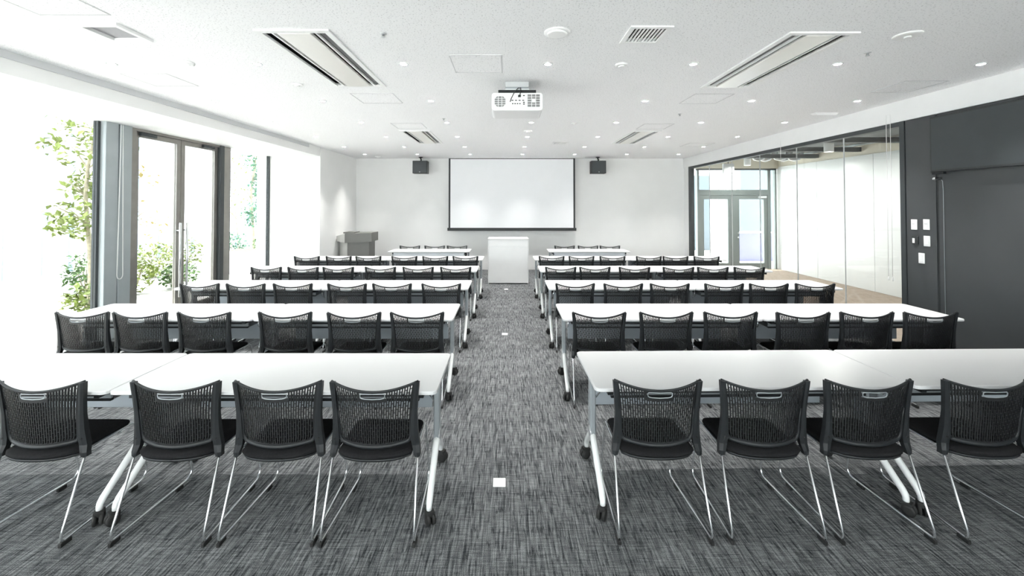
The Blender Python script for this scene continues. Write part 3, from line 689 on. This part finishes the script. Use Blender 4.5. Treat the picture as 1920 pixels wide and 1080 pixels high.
def vent(cx, cz, n, mcols, wd, ht, rnd):
    vnt = MB().rbox(cx - wd / 2, cx + wd / 2, -0.003, 0.001, cz - ht / 2, cz + ht / 2, 0.0005).build('vent', 'projector_vent', pj)
    for k in range(1, mcols):
        x = cx - wd / 2 + wd * k / mcols; MB().box(x - 0.003, x + 0.003, -0.006, -0.003, cz - ht / 2, cz + ht / 2).build('vent_bar', 'projector_white', vnt)
    for k in range(1, n):
        z = cz - ht / 2 + ht * k / n; MB().box(cx - wd / 2, cx + wd / 2, -0.0055, -0.003, z - 0.002, z + 0.002).build('vent_bar', 'projector_white', vnt)
    if rnd:
        for sx in (-1, 1):
            for sz in (-1, 1): MB().add([(cx + sx * wd / 2 * 1.02, -0.0065, cz + sz * ht / 2 * 1.02), (cx + sx * (wd / 2 - 0.026), -0.0065, cz + sz * ht / 2 * 1.02), (cx + sx * wd / 2 * 1.02, -0.0065, cz + sz * (ht / 2 - 0.026)),
                                        (cx + sx * wd / 2 * 1.02, -0.002, cz + sz * ht / 2 * 1.02), (cx + sx * (wd / 2 - 0.026), -0.002, cz + sz * ht / 2 * 1.02), (cx + sx * wd / 2 * 1.02, -0.002, cz + sz * (ht / 2 - 0.026))],
                                       [(0, 1, 2), (5, 4, 3), (0, 1, 4, 3), (1, 2, 5, 4), (2, 0, 3, 5)]).build('corner', 'projector_white', vnt)
    else: MB().rbox(cx - 0.016, cx + 0.016, -0.008, -0.003, cz - 0.02, cz + 0.018, 0.002).build('badge', 'projector_white', vnt)
vent(-0.172, -0.225, 5, 3, 0.108, 0.105, True); vent(0.165, -0.215, 5, 3, 0.122, 0.125, False)
for k in range(4): MB().box(-0.058 + k * 0.036, -0.038 + k * 0.036, -0.0055, -0.004, -0.218, -0.209).build('port', 'black_plastic', pj)
for k in range(4): MB().box(-0.052 + k * 0.024, -0.038 + k * 0.024, -0.0055, -0.004, -0.252, -0.242).build('port', 'black_plastic', pj)
for z in (-0.165, -0.232, -0.25): MB().box(0.058, 0.076, -0.0055, -0.004, z - 0.006, z + 0.004).build('port', 'black_plastic', pj)
MB().rbox(0.008, 0.036, -0.03, -0.004, -0.182, -0.164, 0.002).build('plug', 'black_plastic', pj)
MB().tube([(0.035, 0.06, -0.07), (0.035, 0.0, -0.085), (0.036, -0.03, -0.12), (0.03, -0.03, -0.15), (0.024, -0.028, -0.172)], 0.0045, 6).build('cable', 'black_plastic', pj)
MB().tube([(0.03, 0.06, -0.07), (0.01, -0.005, -0.09), (-0.03, -0.03, -0.14), (-0.06, -0.025, -0.20), (-0.073, -0.012, -0.235)], 0.0045, 6).build('cable', 'black_plastic', pj)
MB().rbox(-0.084, -0.064, -0.018, -0.004, -0.258, -0.232, 0.002).build('plug', 'paint_white', pj)
MB().lathe([(0.05, 0.0), (0.05, 0.03), (0.042, 0.035)], 20, (0.05, 0.40, -0.225), 'y').build('lens', 'black_plastic', pj)

# ------------------------------------------------------------------ screen, speakers, lecterns at the end wall
sc = thing('projection_screen', 'large white roll-down projection screen with black border', 'projection screen', (0.11, 10.88, 0))
w2 = 1.675
MB().box(-w2 + 0.045, w2 - 0.045, -0.002, 0.002, 1.14, 2.965).build('picture_area', 'screen_white', sc)
MB().box(-w2, -w2 + 0.045, -0.002, 0.002, 1.14, 2.985).build('border', 'screen_black', sc)
MB().box(w2 - 0.045, w2, -0.002, 0.002, 1.14, 2.985).build('border', 'screen_black', sc)
MB().box(-w2 + 0.045, w2 - 0.045, -0.002, 0.002, 2.965, 2.985).build('border', 'screen_black', sc)
MB().rbox(-w2 - 0.03, w2 + 0.03, -0.022, 0.022, 1.062, 1.14, 0.006).build('weight_bar', 'screen_black', sc)
MB().rbox(-w2 - 0.02, w2 + 0.26, -0.02, 0.14, 2.985, 3.0, 0.003).build('casing', 'paint_white', sc)
for px, lb in ((786.5, 'black loudspeaker on a ceiling bracket on the window side of the screen'), (1123.5, 'black loudspeaker on a ceiling bracket on the glass side of the screen')):
    s = thing('loudspeaker', lb, 'loudspeaker', ((px - HORX) / FPX * 10.62, 10.62, HC), 0, 'loudspeakers beside the screen')
    MB().rbox(-0.19, 0.19, 0.02, 0.27, -0.435, -0.105, 0.012, 2).build('cabinet', 'black_plastic', s)
    MB().rbox(-0.182, 0.182, 0.006, 0.022, -0.425, -0.115, 0.005).build('grille', 'frame_dark', s)
    MB().box(-0.012, 0.012, 0.003, 0.007, -0.405, -0.392).build('badge', 'satin_silver', s)
    MB().lathe([(0.055, 0.0), (0.055, -0.012), (0.03, -0.018)], 18, (0, 0.14, 0)).build('ceiling_flange', 'black_plastic', s)
    MB().tube([(0, 0.14, -0.012), (0, 0.14, -0.05), (0.015, 0.13, -0.07), (0.0, 0.13, -0.115)], 0.02, 10).build('arm', 'black_plastic', s)

wl = thing('white_lectern', 'plain white lectern standing in the aisle before the screen', 'lectern', (0.012, 9.09, 0))
MB().rbox(-0.435, 0.435, 0.012, 0.45, 0.02, 0.985, 0.006).build('body', 'paint_white', wl)
MB().rbox(-0.448, -0.432, 0.0, 0.46, 0.0, 0.99, 0.003).build('side_panel', 'paint_white', wl)
MB().rbox(0.432, 0.448, 0.0, 0.46, 0.0, 0.99, 0.003).build('side_panel', 'paint_white', wl)
MB().rbox(-0.43, 0.43, 0.003, 0.013, 0.02, 0.83, 0.002).build('front_panel', 'paint_white', wl)
MB().rbox(-0.43, 0.43, 0.003, 0.013, 0.835, 0.975, 0.002).build('front_panel', 'paint_white', wl)
MB().rbox(-0.45, 0.45, -0.004, 0.47, 0.985, 1.0, 0.003).build('top', 'paint_white', wl)

gl = thing('grey_lectern', 'dark grey lectern in the corner, window light painted into its curved front', 'lectern', (-3.62, 9.72, 0))
def arc_plan(x0, d, out, y0, n=10):
    """curved front: from the camera-side edge (x0, y0) bowing out to -x and back to the far edge"""
    return [(x0 - out * math.sin(math.pi * (k / (n - 1)) * 0.5), y0 + d * (1 - math.cos(math.pi * (k / (n - 1)) * 0.5)), 0) for k in range(n)]
def skin(pl, zlo, zhi, back_x, m, nm):
    lo_ = [(p[0], p[1], zlo(p)) for p in pl] + [(back_x, pl[-1][1], zlo((back_x, 0))), (back_x, pl[0][1], zlo((back_x, 0)))]
    hi_ = [(p[0], p[1], zhi(p)) for p in pl] + [(back_x, pl[-1][1], zhi((back_x, 0))), (back_x, pl[0][1], zhi((back_x, 0)))]
    return MB().loops([lo_, hi_], smooth=False).build(nm, m, gl)
MB().rbox(-0.185, 0.335, 0.04, 0.46, 0.05, 0.90, 0.004).build('body', 'lectern_grey', gl)
MB().rbox(-0.30, 0.35, 0.02, 0.50, 0.0, 0.05, 0.006).build('base', 'lectern_grey', gl)
MB().loops([[(-0.235, 0.0, 0.845), (0.40, 0.0, 0.875), (0.40, 0.50, 0.875), (-0.235, 0.50, 0.845)], [(-0.235, 0.0, 1.065), (0.40, 0.0, 1.085), (0.40, 0.50, 1.085), (-0.235, 0.50, 1.065)]], smooth=False).build('head', 'lectern_grey', gl)
skin(arc_plan(-0.236, 0.5, 0.36, 0.0), lambda p: 0.855 + 0.10 * max(0, -0.236 - p[0]), lambda p: 1.065 - 0.28 * max(0, -0.236 - p[0]), -0.236, 'lectern_lit', 'front_fascia')
skin(arc_plan(-0.186, 0.40, 0.31, 0.04), lambda p: 0.05, lambda p: 0.87, -0.186, 'lectern_lit', 'front_panel')
MB().rbox(-0.29, -0.03, 0.05, 0.42, 1.066, 1.098, 0.003).build('reading_shelf', 'lectern_grey', gl)

for px, py, lb in ((936.5, 899.5, 'small white floor socket in the aisle between the rearmost tables'), (946.5, 625.5, 'small white floor socket halfway down the aisle'), (949, 542, 'small white floor socket before the white lectern')):
    y = FPX * CAMH / (py - HORY); f = thing('floor_socket', lb, 'floor socket', ((px - HORX) / FPX * y, y, 0), 0, 'floor sockets along the aisle')
    MB().rbox(-0.039, 0.039, -0.038, 0.038, 0.0, 0.008, 0.002).build('plate', 'switch_white', f)
    MB().lathe([(0.013, 0.008), (0.013, 0.0095), (0.008, 0.0095)], 14).build('cap', 'paint_white', f)

# ------------------------------------------------------------------ folding tables
TW, TD, TH = 1.794, 0.585, 0.72
def rounded_rect(hx, hy, r, z, n=5):
    out = []
    for cx, cy, a0 in ((hx - r, hy - r, 0), (-hx + r, hy - r, 90), (-hx + r, -hy + r, 180), (hx - r, -hy + r, 270)):
        for k in range(n): a = math.radians(a0 + 90 * k / (n - 1)); out.append((cx + r * math.cos(a), cy + r * math.sin(a), z))
    return out
def make_table():
    t = thing('folding_table', '', 'table')
    hx, hy = TW / 2, TD / 2
    MB().loops([rounded_rect(hx - 0.003, hy - 0.003, 0.03, TH - 0.020), rounded_rect(hx, hy, 0.03, TH - 0.017), rounded_rect(hx, hy, 0.03, TH - 0.003), rounded_rect(hx - 0.003, hy - 0.003, 0.03, TH)], smooth=False).build('table_top', 'laminate_white', t)
    MB().box(-hx + 0.10, hx - 0.10, -0.03, 0.03, TH - 0.075, TH - 0.026).build('beam', 'frame_grey', t)
    MB().tube([(-hx + 0.14, -0.19, TH - 0.066), (hx - 0.14, -0.19, TH - 0.066)], 0.007, 8).build('shelf_rail', 'black_plastic', t)
    MB().box(-hx + 0.13, hx - 0.13, -0.128, -0.116, TH - 0.112, TH - 0.060).build('shelf_lip', 'frame_grey', t)
    MB().box(-hx + 0.13, hx - 0.13, -0.132, -0.112, TH - 0.127, TH - 0.112).build('shelf_rail', 'black_plastic', t)
    MB().box(-hx + 0.13, hx - 0.13, -0.112, 0.14, TH - 0.125, TH - 0.121).build('shelf', 'frame_grey', t)
    MB().rbox(-hx + 0.12, hx - 0.12, hy - 0.052, hy - 0.04, 0.375, TH - 0.030, 0.003).build('modesty_panel', 'panel_grey', t)
    for s in (-1, 1):
        xe = s * (hx - 0.045)
        # black folding bracket under the top
        MB().bar((xe - s * 0.05, -0.25, TH - 0.040), (xe - s * 0.05, 0.22, TH - 0.040), 0.030, 0.030).bar((xe - s * 0.06, -0.14, TH - 0.05), (xe - s * 0.15, 0.06, TH - 0.075), 0.022, 0.034).build('fold_bracket', 'black_plastic', t)
        lg = MB().rbox(xe - 0.017, xe + 0.017, -0.035, 0.035, 0.315, TH - 0.026, 0.006).build('leg', 'frame_grey', t)
        MB().lathe([(0.028, -0.021), (0.034, -0.017), (0.034, 0.017), (0.028, 0.021)], 14, (xe, 0.0, 0.33), 'x').build('joint', 'satin_silver', lg)
        MB().tube([(xe - s * 0.045, -0.03, TH - 0.05), (xe - s * 0.035, -0.05, TH - 0.13), (xe - s * 0.018, -0.02, TH - 0.17)], 0.006, 6).build('stay_rod', 'chrome', lg)
        for q in (-1, 1):
            xf = xe + s * (0.004 if q < 0 else -0.022)
            foot = MB(); P = []
            for tt in (0.0, 0.2, 0.5, 0.8, 0.93): P.append((xe + (xf - xe) * tt, q * 0.275 * tt, 0.335 - 0.225 * tt))
            P += [(xf, q * 0.270, 0.108), (xf, q * 0.276, 0.095), (xf, q * 0.277, 0.070)]
            foot.tube(P, [0.020, 0.020, 0.019, 0.018, 0.018, 0.0175, 0.016, 0.015], 8)
            foot.build('foot', 'leg_white', lg)
            c = MB(); ang = math.radians((32 if q < 0 else 65) * s)
            for off in (-0.0145, 0.0145): c.lathe([(0.018, -0.010), (0.030, -0.008), (0.0325, 0.0), (0.030, 0.008), (0.018, 0.010)], 18, (off, -0.014, 0.0326), 'x')
            c.rbox(-0.0225, 0.0225, -0.030, 0.016, 0.046, 0.074, 0.007, 2)
            c.v = [(xf + p[0] * math.cos(ang) - p[1] * math.sin(ang), q * 0.275 + p[0] * math.sin(ang) + p[1] * math.cos(ang), p[2]) for p in c.v]
            c.build('caster', 'black_rubber', lg)
    return t
table0 = make_table()
used_t = [False]
def place_table(x, y, rz, label, group):
    o = table0 if not used_t[0] else copy_tree(table0)
    used_t[0] = True
    o.location = (x, y, 0); o.rotation_euler = (0, 0, rz); o['label'] = label; o['group'] = group
    return o
ROWS = [2.548, 3.97, 5.305, 6.63, 7.96]       # rearmost row first
ROWN = ['sixth row from the screen', 'fifth row from the screen', 'fourth row from the screen', 'third row from the screen', 'second row from the screen']
LEFT_END = [-0.385, -0.485, -0.48, -0.478, -0.466]; RIGHT_END = [0.478, 0.490, 0.497, 0.496, 0.498]
for i, y in enumerate(ROWS):
    xl = LEFT_END[i] - 0.9; xr = RIGHT_END[i] + 0.9
    place_table(xl, y, 0, 'white folding table beside the aisle, window side, ' + ROWN[i], 'white folding tables on the window side')
    place_table(xl - 1.8, y, 0, 'white folding table at the window end of the ' + ROWN[i], 'white folding tables on the window side')
    rz = math.radians(1.0) if i == 0 else 0.0; yy = y + (0.035 if i == 0 else 0)
    place_table(xr, yy + (0.016 if i == 0 else 0), rz, 'white folding table beside the aisle, glass partition side, ' + ROWN[i], 'white folding tables on the glass side')
    place_table(xr + 1.8 * math.cos(rz), yy + 1.8 * math.sin(rz) + (0.016 if i == 0 else 0), rz, 'white folding table at the partition end of the ' + ROWN[i], 'white folding tables on the glass side')
YT6 = 9.30
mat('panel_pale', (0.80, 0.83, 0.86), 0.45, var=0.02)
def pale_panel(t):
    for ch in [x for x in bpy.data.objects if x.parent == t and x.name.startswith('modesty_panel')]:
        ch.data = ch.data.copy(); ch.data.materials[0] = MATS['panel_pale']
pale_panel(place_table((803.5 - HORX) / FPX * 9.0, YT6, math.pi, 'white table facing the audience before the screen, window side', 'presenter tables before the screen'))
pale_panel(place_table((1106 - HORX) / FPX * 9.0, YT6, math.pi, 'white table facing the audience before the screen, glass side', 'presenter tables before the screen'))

# ------------------------------------------------------------------ mesh-back chairs
def back_y(u, v): return -0.112 - 0.028 * v - 0.040 * (1 - u * u)
ZB, ZT = 0.440, 0.750
def back_z(u, v):
    zt = ZT + 0.037 * u * u; zb = ZB + 0.012 * u * u
    return zb + (zt - zb) * v
def back_w(v): return 0.1935 + 0.006 * v + 0.023 * v ** 3 - 0.031 * max(0.0, 1 - v / 0.16) ** 2
def bp(u, v, off=0.0): return Vector((u * back_w(v), back_y(u, v) + off, back_z(u, v)))
def make_chair():
    t = thing('mesh_back_chair', '', 'chair')
    # perforated back panel, staggered slots cut right through
    NU = 33; us = [-0.985]; kinds = []
    pitch = 1.97 / NU
    for k in range(NU):
        a = -0.985 + k * pitch
        us += [a + pitch * 0.46, a + pitch]; kinds += ['bar', 'slot%d' % (k % 2)]
    kinds[-1] = 'bar'
    vsl = [0.0, 0.05, 0.085]; vk = ['solid', 'solid']
    NV = 8; per = (0.973 - 0.085) / NV
    for k in range(NV):
        b = 0.085 + k * per
        vsl += [b + per * 0.10, b + per * 0.5, b + per * 0.60, b + per]; vk += ['bridge0', 'open', 'bridge1', 'open']
    vsl.append(1.0); vk.append('solid')
    nu, nv = len(us), len(vsl)
    def solid(i, j):
        if i < 0 or j < 0 or i >= nu - 1 or j >= nv - 1: return False
        uc = (us[i] + us[i + 1]) / 2; vc = (vsl[j] + vsl[j + 1]) / 2
        if abs(uc) < 0.315 and 0.892 < vc < 0.973: return False           # grip opening
        if abs(uc) < 0.36 and 0.835 < vc: return True
        if abs(uc) > 0.955: return True
        k = kinds[i]
        if k == 'bar' or vk[j] == 'solid': return True
        return (k == 'slot0' and vk[j] == 'bridge0') or (k == 'slot1' and vk[j] == 'bridge1')
    mb = MB(); idx = {}
    def vid(i, j, s):
        key = (i, j, s)
        if key not in idx: idx[key] = len(mb.v); mb.v.append(tuple(bp(us[i], vsl[j], 0.003 * s)))
        return idx[key]
    for i in range(nu - 1):
        for j in range(nv - 1):
            if not solid(i, j): continue
            mb.f.append((vid(i, j, -1), vid(i + 1, j, -1), vid(i + 1, j + 1, -1), vid(i, j + 1, -1)))
            mb.f.append((vid(i, j, 1), vid(i, j + 1, 1), vid(i + 1, j + 1, 1), vid(i + 1, j, 1)))
            for di, dj, a, b in ((-1, 0, (i, j), (i, j + 1)), (1, 0, (i + 1, j), (i + 1, j + 1)), (0, -1, (i, j), (i + 1, j)), (0, 1, (i, j + 1), (i + 1, j + 1))):
                if not solid(i + di, j + dj): mb.f.append((vid(*a, -1), vid(*b, -1), vid(*b, 1), vid(*a, 1)))
    mb.smooth = [False] * len(mb.f)
    back = mb.build('backrest', 'black_mesh', t)
    # rim: top rail and bottom band
    MB().tube([bp(u / 12 * 1.05, 1.0) + Vector((0, 0, 0.001)) for u in range(-12, 13)], 0.0062, 8).build('top_rail', 'black_plastic', back)
    band = MB()
    lo = [bp(u / 12, 0.035, -0.001) for u in range(-12, 13)]
    side = [bp(1.0, v, -0.001) for v in (0.06, 0.1, 0.16, 0.25, 0.4, 0.55)]; sl = [Vector((-p.x, p.y, p.z)) for p in side]
    band.tube(sl[::-1] + lo + side, [0.006, 0.007, 0.008, 0.009, 0.010, 0.011] + [0.0125] * 25 + [0.011, 0.010, 0.009, 0.008, 0.007, 0.006], 8)
    band.build('bottom_rail', 'black_plastic', back)
    g = []
    for k in range(20):
        a = 2 * math.pi * k / 20; ca, sa = math.cos(a), math.sin(a)
        g.append(bp(0.30 * math.copysign(abs(ca) ** 0.35, ca), 0.924 + 0.046 * math.copysign(abs(sa) ** 0.5, sa), -0.004))
    MB().tube(g, 0.0024, 6, closed=True).build('grip_rim', 'frame_grey', back)
    # uprights that carry the back down to the legs
    SEC = [(0.789, 0.240, 0.213), (0.763, 0.238, 0.211), (0.70, 0.231, 0.206), (0.617, 0.226, 0.199), (0.534, 0.228, 0.195), (0.482, 0.2335, 0.191), (0.445, 0.238, 0.198), (0.409, 0.2415, 0.208), (0.386, 0.2415, 0.214)]
    for s in (-1, 1):
        L = []
        for z, xo, xi in SEC:
            v = max(-0.15, (z - ZB) / (0.785 - ZB)); yc = -0.112 - 0.028 * v - (0.010 if z < 0.42 else 0.0); th = 0.0125 if z > 0.57 else 0.0155
            L.append([(s * xi, yc - th, z), (s * (xi + xo) / 2, yc - th * 1.15, z), (s * xo, yc - th * 0.7, z), (s * xo, yc + th, z), (s * xi, yc + th * 0.8, z)])
        MB().loops(L, smooth=False).build('upright', 'black_plastic', t)
        MB().lathe([(0.005, 0.0), (0.005, 0.004), (0.003, 0.005)], 10, (s * 0.214, -0.136, 0.482), 'y').build('screw_cap', 'black_rubber', t)
    # chrome sled legs
    rr = 0.0062; zr = 0.018 + rr
    for s in (-1, 1):
        P = [(s * 0.227, -0.112, 0.425), (s * 0.2365, -0.240, 0.075), (s * 0.2372, -0.247, 0.045), (s * 0.2372, -0.243, zr + 0.006), (s * 0.2365, -0.230, zr), (s * 0.227, 0.0, zr), (s * 0.2185, 0.222, zr),
             (s * 0.217, 0.246, zr + 0.006), (s * 0.216, 0.262, zr + 0.025), (s * 0.2155, 0.268, zr + 0.05), (s * 0.211, 0.196, 0.372), (s * 0.2105, 0.186, 0.396), (s * 0.210, 0.168, 0.407), (s * 0.213, -0.03, 0.409), (s * 0.222, -0.108, 0.410)]
        lg = MB().tube(P, rr, 8).build('leg', 'chrome', t)
        MB().rbox(s * 0.2365 - 0.0085, s * 0.2365 + 0.0085, -0.254, -0.196, 0.0, 0.022, 0.003).build('rubber_foot', 'black_rubber', lg)
        MB().rbox(s * 0.2205 - 0.0085, s * 0.2205 + 0.0085, 0.148, 0.198, 0.0, 0.022, 0.003).build('rubber_foot', 'black_rubber', lg)
    # seat
    def seat_loop(k, z, n=10):
        hw, fy = 0.204 - k, 0.186 - k; out = []
        for (cx, cy, a0) in ((hw - 0.04, fy - 0.04, 0), (-hw + 0.04, fy - 0.04, 90)):
            for q in range(5): a = math.radians(a0 + 90 * q / 4); out.append((cx + 0.04 * math.cos(a), cy + 0.04 * math.sin(a), z + 0.004))
        for q in range(n + 1):
            x = -hw * 0.97 + 2 * hw * 0.97 * q / n; u = x / hw
            out.append((x, -0.108 + k - 0.084 * math.sqrt(max(0.0, 1 - abs(u) ** 2.2)), z))
        return out
    st = MB().loops([seat_loop(0.012, 0.402), seat_loop(0.0, 0.409), seat_loop(0.002, 0.419), seat_loop(0.018, 0.428), seat_loop(0.05, 0.430)]).build('seat', 'black_fabric', t)
    MB().loops([seat_loop(0.03, 0.382), seat_loop(0.006, 0.389), seat_loop(0.004, 0.402)]).build('seat_shell', 'black_plastic', st)
    MB().tube([(-0.205, 0.12, 0.405), (-0.18, 0.12, 0.374), (0.18, 0.12, 0.374), (0.205, 0.12, 0.405)], 0.007, 8).tube([(-0.214, -0.08, 0.406), (-0.17, -0.085, 0.374), (0.17, -0.085, 0.374), (0.214, -0.08, 0.406)], 0.0075, 8).build('cross_bar', 'chrome', t)
    return t
chair0 = make_chair(); used_c = [False]
CW = ['black mesh-back chair, %s from the aisle, window side, %s', 'black mesh-back chair, %s from the aisle, partition side, %s']
def place_chair(x, y, rz, label, group):
    o = chair0 if not used_c[0] else copy_tree(chair0)
    used_c[0] = True
    o.location = (x, y, 0); o.rotation_euler = (0, 0, rz); o['label'] = label; o['group'] = group
LEFT = [[(250, 418), (443, 605), (621, 788), (20, 190)], [(108, 206), (216, 316), (336, 435), (481, 580), (616, 715), (735, 835)], [(341, 411), (427, 499), (519, 590), (617, 688), (701, 771), (793, 863)],
        [(473, 527), (542, 597), (612, 666), (686, 742), (757, 812), (830, 886)], [(553, 600), (612, 659), (671, 717), (736, 781), (794, 839), (851, 897)]]
RIGHT = [[(1151, 1310), (1349, 1510), (1538, 1706), (1758, 1925)], [(1074, 1171), (1198, 1297), (1320, 1418), (1451, 1550), (1574, 1672), (1692, 1790)], [(1041, 1112), (1132, 1203), (1219, 1290), (1313, 1385), (1404, 1475), (1491, 1563)],
         [(1020, 1075), (1088, 1142), (1161, 1217), (1235, 1290), (1308, 1364), (1377, 1431)], [(1009, 1055), (1067, 1113), (1125, 1171), (1185, 1231), (1243, 1288), (1302, 1346)]]
BACKY = [2.22, 3.648, 4.975, 6.302, 7.632]
for blk, side in ((LEFT, 0), (RIGHT, 1)):
    for i, rowpx in enumerate(blk):
        by = BACKY[i] + (0.02 if (side and i == 0) else 0.0)
        xs = sorted((((a + b) / 2 - HORX) / FPX * by for a, b in rowpx), key=abs)
        end = abs((LEFT_END, RIGHT_END)[side][i]); sg = (-1, 1)[side]
        for k, x in enumerate(xs):
            d = abs(x) - end                                  # keep the sled legs clear of the table legs
            if k == 0: d = max(d, 0.316)
            if k == 2: d = min(d, 1.8 - 0.316)
            if k == 3: d = max(d, 1.8 + 0.316)
            if k == 5: d = min(d, 3.6 - 0.316)
            yaw = random.uniform(-0.8, 0.8)
            place_chair(sg * (end + d), by + 0.142 + random.uniform(-0.010, 0.004), math.radians(yaw), CW[side] % (ORD[k], ROWN[i]), ('mesh-back chairs on the window side', 'mesh-back chairs on the partition side')[side])
for side, px in ((0, [(838, 876), (796, 834), (750, 787)]), (1, [(1040, 1077), (1084, 1121), (1126, 1163)])):
    tx = ((803.5, 1106)[side] - HORX) / FPX * 9.0
    for k, (a, b) in enumerate(px):
        x = ((a + b) / 2 - HORX) / FPX * 9.61; x = tx + max(-0.59, min(0.59, x - tx))
        place_chair(x, 9.492, math.pi, 'black mesh-back chair, %s from the aisle, behind the presenter table, %s side' % (ORD[k], ('window', 'partition')[side]), 'chairs behind the presenter tables')
